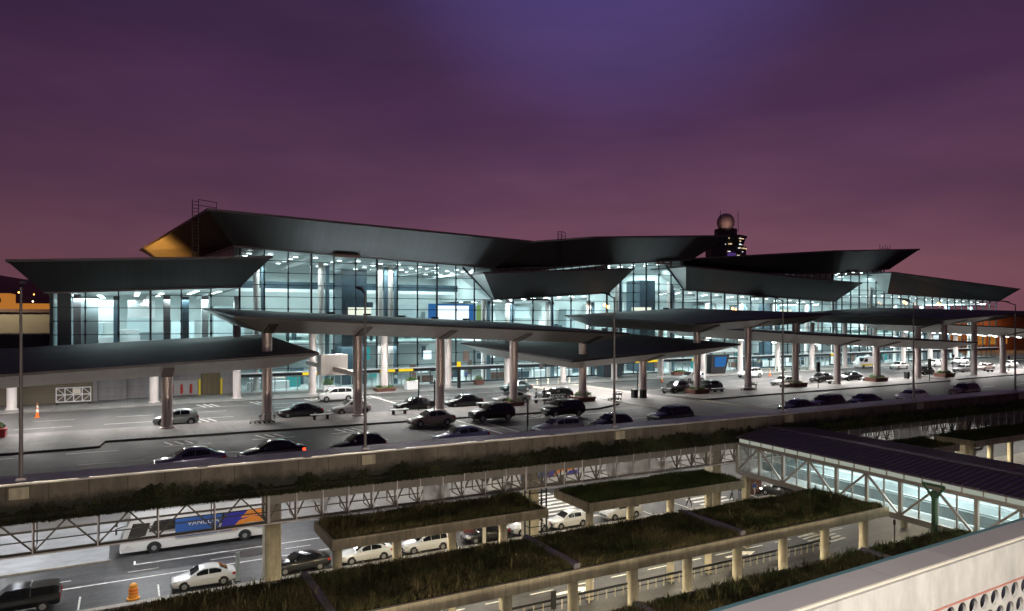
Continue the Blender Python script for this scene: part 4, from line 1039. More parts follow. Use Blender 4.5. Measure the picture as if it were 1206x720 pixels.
SPEC = {
 # L, W, H ; body stations (x, zb, zt, hw) front at -x ; greenhouse stations (x, ztop, hwbase, hwtop) ; window splits ; rear x
 'sedan': dict(body=[(-2.2, .36, .60, .62), (-2.12, .26, .70, .74), (-1.85, .20, .76, .82), (-1.3, .18, .86, .86), (-.85, .17, .93, .875), (0, .17, .95, .88), (.9, .17, .97, .88), (1.5, .18, .99, .865), (1.95, .21, .98, .83), (2.18, .28, .93, .76), (2.25, .36, .62, .70)],
               gh=[(-.95, .95, .80, .76), (-.25, 1.37, .82, .62), (.1, 1.44, .82, .60), (.7, 1.43, .82, .60), (1.0, 1.36, .81, .60), (1.7, 1.0, .76, .70)], sw=[(-.62, .28), (.33, 1.18)], wb=(-1.35, 1.32)),
 'hatchback': dict(body=[(-1.95, .36, .62, .60), (-1.88, .26, .72, .72), (-1.6, .20, .80, .80), (-1.1, .18, .90, .83), (-.7, .17, .97, .845), (0, .17, .99, .85), (.8, .17, 1.0, .85), (1.4, .19, 1.0, .83), (1.78, .23, .98, .79), (1.9, .30, .94, .74), (1.94, .38, .66, .70)],
               gh=[(-.85, .97, .78, .74), (-.2, 1.42, .79, .61), (.15, 1.50, .79, .60), (.9, 1.48, .79, .60), (1.35, 1.40, .78, .60), (1.82, 1.0, .74, .70)], sw=[(-.52, .30), (.35, 1.10)], wb=(-1.22, 1.22)),
 'suv': dict(body=[(-2.25, .44, .78, .64), (-2.18, .34, .92, .78), (-1.9, .28, 1.0, .86), (-1.3, .26, 1.06, .90), (-.9, .25, 1.10, .91), (0, .25, 1.12, .92), (1.0, .25, 1.13, .92), (1.7, .27, 1.14, .905), (2.1, .31, 1.13, .87), (2.24, .38, 1.08, .82), (2.28, .46, .72, .78)],
               gh=[(-1.0, 1.1, .84, .80), (-.35, 1.60, .86, .68), (.0, 1.68, .86, .67), (1.2, 1.68, .86, .67), (1.75, 1.62, .85, .67), (2.15, 1.14, .81, .76)], sw=[(-.68, .22), (.27, 1.12), (1.18, 1.75)], wb=(-1.4, 1.38)),
 'wagon': dict(body=[(-2.15, .36, .62, .62), (-2.08, .26, .72, .74), (-1.8, .20, .79, .82), (-1.25, .18, .88, .85), (-.85, .17, .95, .865), (0, .17, .97, .87), (.9, .17, .98, .87), (1.6, .18, .99, .855), (2.05, .22, .98, .82), (2.2, .30, .94, .77), (2.24, .38, .66, .72)],
               gh=[(-.95, .96, .80, .76), (-.25, 1.38, .81, .62), (.15, 1.46, .81, .61), (1.2, 1.46, .81, .61), (1.75, 1.40, .80, .61), (2.12, 1.0, .76, .71)], sw=[(-.62, .25), (.30, 1.10), (1.15, 1.72)], wb=(-1.32, 1.30)),
 'minivan': dict(body=[(-2.1, .36, .70, .64), (-2.04, .26, .82, .76), (-1.8, .20, .92, .83), (-1.4, .18, 1.0, .86), (-1.0, .17, 1.05, .87), (0, .17, 1.06, .88), (1.0, .17, 1.07, .88), (1.65, .19, 1.07, .865), (2.05, .23, 1.05, .83), (2.18, .30, 1.0, .79), (2.21, .40, .7, .74)],
               gh=[(-1.35, 1.03, .80, .76), (-.5, 1.56, .82, .66), (-.1, 1.64, .82, .65), (1.2, 1.62, .82, .65), (1.75, 1.54, .81, .65), (2.12, 1.08, .78, .74)], sw=[(-.95, .05), (.10, .98), (1.04, 1.72)], wb=(-1.32, 1.30)),
}
def interp(st, x, k):
    for a, b in zip(st[:-1], st[1:]):
        if a[0] <= x <= b[0]:
            f = (x - a[0]) / (b[0] - a[0]); return a[k] + (b[k] - a[k]) * f
    return st[-1][k] if x > st[-1][0] else st[0][k]
SCALE = 1.0
def make_car(kind):
    sp = SPEC[kind]
    t = thing('parked_car', 'car', 'car')
    mb = MB(); rings = []
    for x, zb, zt, hw in sp['body']:
        h = [(0.0, zb), (hw * .82, zb), (hw * .97, zb + .10), (hw, zb + (zt - zb) * .45), (hw * .985, zb + (zt - zb) * .72), (hw * .94, zt - .07), (hw * .86, zt - .01), (hw * .4, zt + .02)]
        ring = [(x, -y, z) for y, z in h] + [(x, y, z) for y, z in h[::-1] if y > 0]
        rings.append(ring)
    mb.loft(rings)
    gh = sp['gh']; rings = []
    for x, zt, hb, ht in gh:
        z0 = interp(sp['body'], x, 2) - 0.04; zt = max(zt, z0 + .03)
        h = [(hb, z0), (ht + (hb - ht) * .12, zt - .07 if zt - z0 > .15 else zt - .01), (ht * .86, zt), (ht * .4, zt + .02)]
        rings.append([(x, -y, z) for y, z in h] + [(x, y, z) for y, z in h[::-1]])
    mb.loft(rings)
    body = mb.build('body', 'white', t, smooth=True)
    # glass
    def side(x, f, sgn):
        z0 = interp(sp['body'], x, 2) + 0.01; zt = interp(gh, x, 1) - .09; hb = interp(gh, x, 2); ht = interp(gh, x, 3) + (interp(gh, x, 2) - interp(gh, x, 3)) * .12
        zt = max(zt, z0 + .01)
        f0 = f
        zz = z0 + (zt - z0) * f0
        yy = hb + (ht - hb) * ((zz - (z0 - .05)) / max(.05, (zt + .02) - (z0 - .05)))
        return (x, sgn * (yy + .012), zz)
    for sgn in (-1, 1):
        for i, (a, b) in enumerate(sp['sw']):
            g = MB(); pts = []
            n = 4
            xs = [a + (b - a) * j / n for j in range(n + 1)]
            g.add([side(x, .04, sgn) for x in xs] + [side(x, .96, sgn) for x in xs], [(j, j + 1, n + 2 + j, n + 1 + j) for j in range(n)])
            g.build('side_window', 'car_glass', t, fix=False)
    def strip(i, j, name, nx):
        a, b = gh[i], gh[j]
        za = max(a[1], interp(sp['body'], a[0], 2) - .01); zb_ = max(b[1], interp(sp['body'], b[0], 2) - .01)
        def P_(f, s_):
            x = a[0] + (b[0] - a[0]) * f; z = za + (zb_ - za) * f; hw = (a[3] + (b[3] - a[3]) * f) * .88
            return (x + nx * .03, s_ * hw, z + .028)
        fa, fb = .10, .92
        g = MB(); g.add([P_(fa, -1), P_(fa, -.4), P_(fa, .4), P_(fa, 1), P_(fb, -1), P_(fb, -.4), P_(fb, .4), P_(fb, 1)], [(0, 1, 5, 4), (1, 2, 6, 5), (2, 3, 7, 6)])
        g.v = [(x, y, z + (.02 if abs(y) < .5 else 0)) for x, y, z in g.v]
        g.build(name, 'car_glass', t, fix=False)
    strip(0, 1, 'windscreen', -1)
    strip(len(gh) - 1, len(gh) - 2, 'rear_window', 1)
    r = .31 if kind != 'suv' else .36
    for x in sp['wb']:
        for sgn in (-1, 1):
            hw = interp(sp['body'], x, 3)
            ar = MB(); n = 16
            ar.add([(x + (r + .07) * math.cos(math.pi * i / n), sgn * (hw + .004), r + (r + .07) * math.sin(math.pi * i / n)) for i in range(n + 1)] + [(x + r + .07, sgn * (hw + .004), .2), (x - r - .07, sgn * (hw + .004), .2)], [tuple(range(n + 3))])
            ar.build('wheel_arch', 'trim', t, fix=False)
            w = MB(); w.tube((x, sgn * (hw - .18), r), (x, sgn * (hw + .015), r), r, n=20); wo = w.build('wheel', 'tyre', t, smooth=True)
            h = MB(); h.tube((x, sgn * (hw - .02), r), (x, sgn * (hw + .022), r), r * .66, r * .60, n=12); h.build('rim', 'hub', wo)
    f0, f1 = sp['body'][0], sp['body'][2]; b0, b1 = sp['body'][-1], sp['body'][-3]
    for sgn in (-1, 1):
        zc = sp['body'][1][2] - .08; x1 = sp['body'][1][0]; x2 = sp['body'][2][0]
        h = MB(); h.hexa([(x1 - .06, sgn * .50, zc - .07), (x1 - .02, sgn * .76, zc - .05), (x2, sgn * .835, zc - .02), (x1 + .1, sgn * .5, zc - .07), (x1 - .03, sgn * .50, zc + .07), (x1 + .02, sgn * .75, zc + .08), (x2, sgn * .80, zc + .09), (x1 + .1, sgn * .5, zc + .07)])
        h.build('headlight', 'head', t)
        x1 = sp['body'][-2][0]; x2 = sp['body'][-3][0]; zt = sp['body'][-2][2]
        h = MB(); h.hexa([(x1 + .05, sgn * .48, zt - .26), (x1 + .01, sgn * .76, zt - .26), (x2, sgn * .845, zt - .24), (x1 - .1, sgn * .5, zt - .26), (x1 + .03, sgn * .48, zt - .08), (x1 - .01, sgn * .73, zt - .07), (x2, sgn * .815, zt - .08), (x1 - .1, sgn * .5, zt - .08)])
        h.build('tail_light', 'tail', t)
        xm = gh[0][0] + .28; zm = interp(sp['body'], xm, 2) + .06
        m_ = MB(); m_.hexa([(xm, sgn * .84, zm), (xm + .16, sgn * .84, zm), (xm + .14, sgn * 1.02, zm), (xm + .02, sgn * 1.02, zm), (xm, sgn * .84, zm + .14), (xm + .16, sgn * .84, zm + .14), (xm + .14, sgn * 1.02, zm + .12), (xm + .02, sgn * 1.02, zm + .12)])
        m_.build('mirror', 'trim', t)
    fx = sp['body'][0][0]
    MB().box(fx - .035, fx + .1, -.5, .5, .40, .56).build('grille', 'trim', t)
    MB().box(fx - .05, fx - .037, -.22, .22, .42, .52).build('number_plate', 'grey_metal', t)
    bx2 = sp['body'][-1][0]; MB().box(bx2 - .1, bx2 + .02, -.22, .22, .52, .64).build('number_plate', 'grey_metal', t)
    if kind in ('suv', 'wagon'):
        for sgn in (-1, 1): MB().bar((.1, sgn * .56, gh[2][1] + .06), (1.6, sgn * .56, gh[3][1] + .04), .04).build('roof_rail', 'grey_metal', t)
    t.scale = (SCALE,) * 3
    return t
PROTO = {}
def car(kind, colour, x, y, z, label, group, rz=0.0, tail=False, head=False, cat='car'):
    if kind not in PROTO:
        t = PROTO[kind] = make_car(kind)
    else:
        t = copy_tree(PROTO[kind])
    t.location = (x, y, z); t.rotation_euler = (0, 0, R(rz) + random.uniform(-.012, .012))
    tag(t, label, cat, group)
    for ch in t.children:
        nm = ch.name.split('.')[0]
        m_ = paint(colour) if nm in ('body',) else (M['tail_on'] if nm == 'tail_light' and tail else M['head_on'] if nm == 'headlight' and head else None)
        if nm == 'mirror' and colour not in ('dark', 'black'): m_ = paint(colour)
        if m_: ch.material_slots[0].link = 'OBJECT'; ch.material_slots[0].material = m_
    return t
GI, GN, GP, GF, GL = 'cars parked along the forecourt island', 'cars in the near carriageway', 'cars beside the parapet', 'cars near the terminal front', 'cars parked on the lower road'
UD = DZ + 0.003
car('hatchback', 'teal', 4.0, 73.7, UD, 'silver hatchback behind the first canopy column from the left', GI)
car('sedan', 'dark', 15.3, 73.4, UD, 'dark sedan behind the bench between the first two tall columns', GI)
car('minivan', 'white', 22.2, 86.0, UD, 'white minivan in front of the entrance doors and the green potted shrub', GF)
car('hatchback', 'white', 20.6, 72.9 + .6, UD, 'small white hatchback half hidden by a tall column and a lamp post', GI)
car('sedan', 'black', 27.5, 73.3, UD, 'black sedan behind the two thin dark signposts', GI)
car('sedan', 'bronze', 24.9, 62.0, UD, 'pinkish silver sedan on the near carriageway beside the kerb', GN)
car('sedan', 'dark', 33.3, 73.2, UD, 'dark sedan behind the bench, right of the column with a shrub', GI)
car('suv', 'black', 31.4, 62.3, UD, 'large black van-like SUV with red glow at its front on the near carriageway', GN)
car('sedan', 'green', 46.8, 85.4, UD, 'dark green sedan far across the inner carriageway behind a column', GF)
car('sedan', 'silver', 39.6, 73.4, UD, 'pale silver sedan behind the standing person', GI)
car('wagon', 'dark', 46.2, 74.3, UD, 'dark estate car behind the yellow flower planter', GI)
car('suv', 'black', 39.1, 61.4, UD, 'shiny black SUV stopped beside the kerb below the flower planter', GN)
car('sedan', 'purple', 3.6, 51.6, UD, 'purple-grey sedan beside the left part of the parapet, red rear light', GP, tail=False)
car('sedan', 'black', 8.9, 51.9, UD, 'black sedan with bright red rear lamps beside the parapet', GP, tail=True)
car('hatchback', 'black', 15.0, 51.6, UD, 'black hatchback beside the parapet right behind a lamp post', GP)
car('sedan', 'blue', 23.3, 51.6, UD, 'bluish silver sedan beside the parapet at the white crossing lines', GP)
car('wagon', 'silver', 32.4, 51.8, UD, 'silver estate car with roof rails beside the parapet', GP)
car('hatchback', 'black', 38.0, 51.7, UD, 'black hatchback beside the parapet directly behind the middle lamp post', GP)
car('suv', 'black', 45.3, 52.2, UD, 'black SUV beside the parapet left of the wide crossing', GP)
car('minivan', 'white', 78.0, 84.8, UD, 'white minivan behind the column right of the traffic cones', GF)
car('suv', 'dark', 64.3, 73.0, UD, 'dark SUV at the left end of the right island', GI, rz=14)
car('hatchback', 'dark', 70.3, 73.1, UD, 'dark hatchback behind the bench between two columns of the right island', GI)
car('suv', 'white', 92.3, 86.4, UD, 'white SUV in front of the dark advertising kiosk', GF)
car('sedan', 'white', 85.7, 73.6, UD, 'white sedan behind the boxed column and bench', GI)
car('hatchback', 'dark', 95.4, 74.8, UD, 'dark hatchback right of the traffic signal on the right island', GI)
car('sedan', 'dark', 102.0, 74.6, UD, 'dark sedan left of the boxed column on the right island', GI)
car('sedan', 'white', 133.8, 87.0, UD, 'white sedan near the right entrance sign, blurred by a thin post', GF)
car('wagon', 'white', 147.4, 90.4 - 2.3, UD, 'white estate car far right near the terminal front', GF)
car('hatchback', 'black', 124.1, 76.0, UD, 'black hatchback left of the far boxed column', GI)
car('sedan', 'white', 160.6, 90.5, UD, 'white sedan far right beside the grey service wall', GF)
car('sedan', 'silver', 136.4, 76.2, UD, 'silver sedan behind the tall column at the far right', GI)
car('wagon', 'rose', 144.4, 76.7, UD, 'rose-silver estate car right of the tall far right column', GI)
car('sedan', 'white', 157.5, 79.0, UD, 'white sedan cut off by the right edge of the photo', GI)
car('sedan', 'black', 62.3, 51.8, UD, 'black sedan beside the parapet left of the lamp post above the footbridge', GP)
car('suv', 'black', 67.0, 51.9, UD, 'tall black SUV beside the parapet above the footbridge roof', GP)
car('sedan', 'black', 73.6, 52.0, UD, 'black sedan beside the parapet, second right of the tall SUV', GP)
car('wagon', 'white', 82.6, 52.2, UD, 'white estate car beside the parapet near the right lamp posts', GP)
car('suv', 'red', 94.4, 52.6, UD, 'dark red SUV beside the parapet at the far right', GP)
car('sedan', 'white', 5.0, 58.0, 0.003, 'white sedan on the lower road right of the orange drum', GL)
car('sedan', 'black', 12.1, 57.7, 0.003, 'black sedan on the lower road right of the square deck column', GL)
car('sedan', 'white', 17.3, 57.6, 0.003, 'white sedan under the first grass shelter, between its first two columns', GL)
car('wagon', 'white', 22.6, 57.6, 0.003, 'white estate car with roof rails under the first grass shelter', GL)
car('hatchback', 'dark', 20.6, 63.2, 0.003, 'dark hatchback with lit rear lamps driving behind the white estate car', GL, tail=True)
car('sedan', 'black', 28.4, 57.6, 0.003, 'black sedan behind the short white post under the first grass shelter', GL)
car('hatchback', 'white', 33.0, 57.7, 0.003, 'white hatchback at the right end of the first grass shelter', GL)
car('hatchback', 'white', 37.2, 57.6, 0.003, 'white hatchback half behind the square end column of the second grass shelter', GL)
car('minivan', 'white', 43.6, 57.7, 0.003, 'white minivan under the second grass shelter', GL)
car('sedan', 'dark', 105.5, 62, 0.003, 'dark sedan under the distant grass shelter at the right', GL)
car('sedan', 'white', 113.0, 62, 0.003, 'white sedan under the distant grass shelter at the right', GL)
car('hatchback', 'dark', 64.6, 56.2, 0.003, 'dark hatchback with glaring headlights by the footbridge end', GL, rz=-70, head=True)

# pickup at the lower left, seen from its right rear
pk = thing('pickup_truck', 'black pickup truck with covered bed at the bottom left corner', 'pickup truck', (-6.6, 58.6, 0.003))
b = MB()
secs = [(-2.5, .5, 1.0, .80), (-2.3, .42, 1.08, .88), (-1.2, .38, 1.12, .90), (0.2, .38, 1.14, .91), (2.3, .40, 1.16, .90), (2.5, .48, 1.14, .87)]
b.loft([[(x, -hw * .9, zb), (x, -hw, (zb + zt) / 2), (x, -hw * .93, zt), (x, hw * .93, zt), (x, hw, (zb + zt) / 2), (x, hw * .9, zb)] for x, zb, zt, hw in secs])
b.loft([[(x, -hb, 1.1), (x, -ht, zt), (x, ht, zt), (x, hb, 1.1)] for x, zt, hb, ht in ((-1.3, 1.14, .84, .8), (-.6, 1.72, .84, .70), (.5, 1.76, .84, .70), (.75, 1.70, .84, .71))])
b.build('body', paint('black'), pk, smooth=True)
b = MB(); b.loft([[(x, -hb, 1.12), (x, -ht, zt), (x, ht, zt), (x, hb, 1.12)] for x, zt, hb, ht in ((.82, 1.70, .86, .74), (2.2, 1.68, .86, .74), (2.42, 1.60, .85, .74))]); b.build('bed_cover', paint('black'), pk, smooth=True)
for sgn in (-1, 1):
    MB().poly([(-.75, sgn * .83, 1.2), (.6, sgn * .83, 1.2), (.45, sgn * .735, 1.66), (-.5, sgn * .735, 1.66)]).build('side_window', 'car_glass', pk, fix=False)
    MB().poly([(.95, sgn * .862, 1.2), (2.2, sgn * .862, 1.2), (2.1, sgn * .77, 1.6), (.95, sgn * .77, 1.6)]).build('side_window', 'car_glass', pk, fix=False)
    MB().box(2.4, 2.53, sgn * .72 - .1, sgn * .72 + .1, .72, 1.08).build('tail_light', 'tail', pk)
    for x in (-1.55, 1.5):
        w = MB(); w.tube((x, sgn * .72, .37), (x, sgn * .925, .37), .37, n=20); wo = w.build('wheel', 'tyre', pk, smooth=True)
        h = MB(); h.tube((x, sgn * .9, .37), (x, sgn * .935, .37), .24, .2, n=12); h.build('rim', 'hub', wo)
MB().bar((.78, -.6, 1.80), (.78, .6, 1.80), .06).build('roof_bar', 'rail_metal', pk)
pk.scale = (SCALE,) * 3

# delivery van by the terminal at the right
vn = thing('delivery_van', 'white van with a yellow lower stripe parked near the terminal, right side', 'van', (130.6, 92.2, UD))
b = MB(); b.loft([[(x, -hw, .3), (x, -hw, .3 + (zt - .3) * .55), (x, -hw * .9, zt), (x, hw * .9, zt), (x, hw, .3 + (zt - .3) * .55), (x, hw, .3)] for x, zt, hw in ((-2.5, .95, .82), (-2.3, 1.15, .92), (-1.7, 1.35, .95), (-1.0, 2.1, .95), (-.6, 2.3, .95), (2.3, 2.3, .95), (2.45, 2.1, .93))])
b.build('body', paint('white'), vn, smooth=True)
for sgn in (-1, 1):
    MB().poly([(-1.5, sgn * .965, 1.3), (-.3, sgn * .965, 1.3), (-.3, sgn * .92, 1.95), (-1.0, sgn * .92, 1.95)]).build('side_window', 'car_glass', vn, fix=False)
    MB().poly([(-2.2, sgn * .966, .5), (2.3, sgn * .966, .5), (2.3, sgn * .966, .85), (-2.2, sgn * .966, .85)]).build('stripe', 'yellow', vn, fix=False)
    for x in (-1.6, 1.5):
        w = MB(); w.tube((x, sgn * .75, .34), (x, sgn * .975, .34), .34, n=18); w.build('wheel', 'tyre', vn, smooth=True)
MB().poly([(-1.74, -.8, 1.38), (-1.74, .8, 1.38), (-1.08, .78, 2.06), (-1.08, -.78, 2.06)]).build('windscreen', 'car_glass', vn, fix=False)
vn.scale = (SCALE,) * 3

# coach on the bus lane
bus = thing('coach', 'white coach with blue and orange graphics standing in the bus bay', 'coach', (5.55, 68.9, 0.003))
BL = 6.6
b = MB()
prof = [(-BL, .42), (-BL + .1, .35), (BL - .1, .35), (BL, .5), (BL, 3.2), (BL - .25, 3.4), (-BL + 1.5, 3.42), (-BL + .9, 3.3), (-BL + .35, 2.2), (-BL + .05, 1.15), (-BL - .02, .8)]
def busring(y, ins): return [(x * (1 - ins * .004), y, z - (ins * .05 if z > 3 else 0)) for x, z in prof]
b.loft([busring(-1.2, 1.6), busring(-1.25, 0), busring(1.25, 0), busring(1.2, 1.6)])
b.build('body', 'bus_white', bus, smooth=False)
for sgn in (-1, 1):
    y = sgn * 1.262
    def pan(pts, m_, name='graphic', dy=0.0):
        return MB().poly([(x, y + sgn * dy, z) for x, z in pts]).build(name, m_, bus, fix=False)
    pan([(-4.3, 2.05), (5.9, 2.05), (5.9, 3.05), (-3.8, 3.05)], 'car_glass', 'side_windows')
    pan([(-BL + .55, 1.5), (-4.55, 1.75), (-4.15, 2.9), (-BL + 1.05, 3.0)], 'car_glass', 'front_side_window')
    pan([(-2.1, 1.2), (1.5, 1.2), (2.0, 2.95), (-2.1, 2.95)], 'bus_blue', dy=.002)
    pan([(1.7, 1.2), (3.4, 1.2), (4.4, 2.95), (2.2, 2.95)], 'bus_indigo', dy=.002)
    pan([(3.1, 1.15), (3.7, 1.65), (4.5, 1.8), (5.9, 1.7), (6.1, 2.2), (4.6, 2.35), (3.5, 2.1), (2.7, 1.3)], 'bus_orange', dy=.006)
    pan([(4.7, 1.25), (6.4, 1.2), (6.4, 1.7), (5.2, 1.68)], 'bus_indigo', dy=.004)
    pan([(3.5, 2.2), (6.4, 2.2), (6.4, 2.95), (3.9, 2.95)], 'bus_indigo', dy=.003)
    pan([(3.6, 2.3), (5.9, 2.4), (5.9, 3.0), (4.3, 3.0)], 'bus_orange', dy=.007)
    pan([(-BL + .45, .78), (-BL + 1.0, .80), (-BL + .98, .95), (-BL + .45, .93)], 'paint', 'headlight', dy=.003)
    for x in (-3.85, 4.0):
        ar = MB(); n = 18
        ar.add([(x + .62 * math.cos(math.pi * i / n), y + sgn * .009, .5 + .62 * math.sin(math.pi * i / n)) for i in range(n + 1)] + [(x + .62, y + sgn * .009, .36), (x - .62, y + sgn * .009, .36)], [tuple(range(n + 3))]); ar.build('wheel_arch', 'trim', bus, fix=False)
        w = MB(); w.tube((x, sgn * .95, .5), (x, sgn * 1.29, .5), .5, n=24); wo = w.build('wheel', 'tyre', bus, smooth=True)
        h = MB(); h.tube((x, sgn * 1.2, .5), (x, sgn * 1.30, .5), .30, .22, n=16); h.tube((x, sgn * 1.28, .5), (x, sgn * 1.33, .5), .10, .08, n=10); h.build('rim', 'hub', wo, smooth=False)
def lettering(txt, size, loc, rot, m_, parent, name='lettering', ext=0.004):
    cu = bpy.data.curves.new(name, 'FONT'); cu.body = txt; cu.size = size; cu.extrude = ext; cu.align_x = 'LEFT'
    o = bpy.data.objects.new('tmp_text', cu); COL.objects.link(o)
    dg = bpy.context.evaluated_depsgraph_get(); dg.update()
    me = bpy.data.meshes.new_from_object(o.evaluated_get(dg)); me.name = name
    bpy.data.objects.remove(o); me.materials.clear(); me.materials.append(M[m_])
    t = bpy.data.objects.new(name, me); COL.objects.link(t); t.parent = parent; t.location = loc; t.rotation_euler = rot
    return t
lettering('VANGUIA', .62, (-1.05, -1.285, 2.2), (R(90), 0, 0), 'paint', bus)
MB().poly([(-BL + .03, -1.05, 1.25), (-BL + .03, 1.05, 1.25), (-BL + .83, 1.05, 3.2), (-BL + .83, -1.05, 3.2)]).build('windscreen', 'car_glass', bus, fix=False).location.x = -.03
for sgn in (-1, 1):
    m_ = MB(); m_.bar((-BL + .6, sgn * 1.2, 2.9), (-BL - .25, sgn * 1.4, 2.75), .06); m_.box(-BL - .35, -BL - .2, sgn * 1.4 - .1, sgn * 1.4 + .1, 2.2, 2.75); m_.build('mirror', 'trim', bus)
bus.scale = (.93, .93, .90)
# second coach, further along
c2 = copy_tree(bus); c2.location = (42, 73.2, .153); tag(c2, 'coach with blue panels farther along, seen past the ladder frame', 'coach')

# ================================================================== STREET FURNITURE ON THE DECK
LAB = ['leftmost tall lamp post on the parapet', 'tall lamp post on the parapet left of the middle, in front of the high canopy', 'tall lamp post on the parapet at the middle canopy',
       'tall lamp post on the parapet above the footbridge roof', 'tall lamp post on the parapet in front of the right island signal', 'rightmost tall lamp post on the parapet']
for i, x in enumerate((-5.1, 14.0, 34.6, 54.1, 74.2, 94.3)):
    t = thing('lamp_post', LAB[i], 'lamp post', (x, 45.9, 0), group='lamp posts along the parapet', world_parts=True)
    MB().lathe(x, 46.6, [(.11, 11.24), (.105, 13), (.06, 21.7)], 10).build('pole', 'pole', t, smooth=True)
    MB().box(x - .22, x + .22, 46.4, 46.8, 11.2, 11.36).build('base_plate', 'coping', t)
    MB().box(x - .45, x + .45, 45.78, 45.996, 10.35, 10.98).build('anchor_block', 'concrete_plain', t)
    h = MB(); h.tube((x, 46.6, 21.6), (x, 47.6, 22.0), .05); h.hexa([(x - .16, 47.3, 21.9), (x + .16, 47.3, 21.9), (x + .2, 48.3, 22.1), (x - .2, 48.3, 22.1), (x - .1, 47.3, 22.05), (x + .1, 47.3, 22.05), (x + .14, 48.3, 22.2), (x - .14, 48.3, 22.2)]); h.build('lamp_head', 'black_metal', t)

def bench(x, y, label, rz=0):
    global BENCH
    if 'BENCH' not in globals():
        t = thing('bench', label, 'bench')
        MB().box(-1.0, 1.0, -.28, .28, .42, .50).build('seat', 'white', t)
        for s_ in (-1, 1):
            l_ = MB(); l_.box(s_ * .62 - .09, s_ * .62 + .09, -.2, .2, 0, .419); l_.build('leg', 'black_metal', t)
        BENCH = t
    else: t = copy_tree(BENCH)
    t.location = (x, y, KZ + .002); t.rotation_euler = (0, 0, rz); tag(t, label, 'bench', 'backless benches on the forecourt islands'); return t
for x, y, l_ in ((16.6, 70.0, 'white backless bench in front of the dark sedan on the left island'), (24.6, 70.0, 'white backless bench left of the two thin signposts'), (35.0, 71.0, 'white backless bench right of the column with shrubs'),
                 (69.6, 70.6, 'white backless bench in front of the dark hatchback on the right island'), (82.6, 70.9, 'white backless bench left of the boxed column'), (93.6, 71.4, 'white backless bench beside the traffic signal'),
                 (102.8, 72.2, 'white backless bench in front of the dark sedan on the right island'), (139.2, 73.0, 'white backless bench at the far right'), (42.3, 71.2, 'white backless bench behind the shiny black SUV')):
    bench(x, y, l_)

def bush(mb, cx, cy, z, rx, ry, h, n, s_=.12):
    for _ in range(n):
        a = random.uniform(0, 6.28); r = math.sqrt(random.random()); x, y = cx + rx * r * math.cos(a), cy + ry * r * math.sin(a)
        zz = z + h * random.random() * (1 - .5 * r); q = s_ * random.uniform(.6, 1.4); d = Vector((random.gauss(0, 1), random.gauss(0, 1), random.gauss(.4, .6))).normalized(); e = d.orthogonal().normalized() * q * .5
        p = Vector((x, y, zz)); mb.add([p, p + d * q * .5 + e, p + d * q, p + d * q * .5 - e], [(0, 1, 2, 3)])
def planter(x, y, w, d, h, label, m_='terracotta', plant=.7, z=KZ, hollow=False, leaf='leaf'):
    t = thing('planter_box', label, 'planter', (x, y, z), group='planters on the forecourt')
    MB().hexa([(-w * .47, -d * .47, .002), (w * .47, -d * .47, .002), (w * .47, d * .47, .002), (-w * .47, d * .47, .002), (-w * .5, -d * .5, h), (w * .5, -d * .5, h), (w * .5, d * .5, h), (-w * .5, d * .5, h)]).build('box', m_, t)
    r_ = MB(); r_.box(-w * .5 - .04, w * .5 + .04, -d * .5 - .04, d * .5 + .04, h - .1, h + .01); r_.build('rim', m_, t)
    b_ = MB(); bush(b_, 0, 0, h, w * .45, d * .45, plant, int(260 * w)); b_.build('plant', leaf, t, fix=False)
    return t
planter(30.6, 93.0, 2.6, 2.0, .45, 'low brown planter round the white column left of the doors', plant=.45)
planter(23.6, 95.2, 1.5, 1.0, .9, 'tall pale planter with a green shrub behind the white minivan', 'white', 1.1)
planter(34.6, 93.4, 1.7, 1.2, 1.2, 'big white square planter with a small shrub by the right doors', 'white', .6)
planter(47.9, 70.8, 2.4, 2.0, .5, 'dark planter with yellow-green flowers round the middle column', plant=.9)
planter(66.0, 70.8, 2.6, 2.0, .55, 'brown planter box round the first column of the right island', plant=.3)
planter(84.8, 70.8, 2.8, 2.0, .6, 'brown planter box round the column beside the white sedan', plant=.25)
planter(103.2, 70.8, 3.0, 2.0, .6, 'brown planter box round the column right of the dark sedan', plant=.5)
planter(121.2, 70.8, 3.0, 2.0, .6, 'brown planter box round the far column near the posts', plant=.6)
planter(84, 94.5, 3.0, .9, .6, 'long reddish planter beside the white minivan near the terminal', plant=.3)
planter(46.0, 95.5, 1.2, 1.2, .7, 'small dark potted shrub on the blue-lit pavement', 'terracotta', .8)
planter(-9.7, 72.0, 1.6, 1.0, .7, 'red planter with a shrub at the left edge of the photo', 'red', .8)
planter(38.5, 70.8, 1.9, 1.6, .4, 'low planter with green shrubs round the third tall column', plant=.6)

def trolleys(x, y, n, label, rz=0.0):
    t = thing('luggage_trolleys', label, 'luggage trolleys', (x, y, KZ + .002), rz, 'nested luggage trolleys on the islands')
    for i in range(n):
        o = i * .42; f = MB()
        f.bar((o, -.25, .28), (o + .9, -.25, .20), .05); f.bar((o, .25, .28), (o + .9, .25, .20), .05)
        for s_ in (-1, 1): f.bar((o + .9, s_ * .25, .2), (o + 1.05, s_ * .25, 1.0), .045)
        f.bar((o + 1.05, -.27, 1.0), (o + 1.05, .27, 1.0), .06); f.bar((o + .98, -.25, .65), (o + .98, .25, .65), .04); f.bar((o, -.25, .28), (o, .25, .28), .05)
        f.box(o + .82, o + 1.0, -.24, .24, .62, .80)
        fo = f.build('trolley', 'grey_metal', t)
        for dx, s_ in ((.05, 0), (.88, -1), (.88, 1)): MB().tube((o + dx, s_ * .24 - .03, .09), (o + dx, s_ * .24 + .03, .09), .09, n=10).build('wheel', 'tyre', fo)
    return t
trolleys(10.0, 69.9, 4, 'row of nested luggage trolleys left of the second column')
trolleys(50.6, 69.4, 3, 'pale luggage trolleys beside the flower planter at the middle')
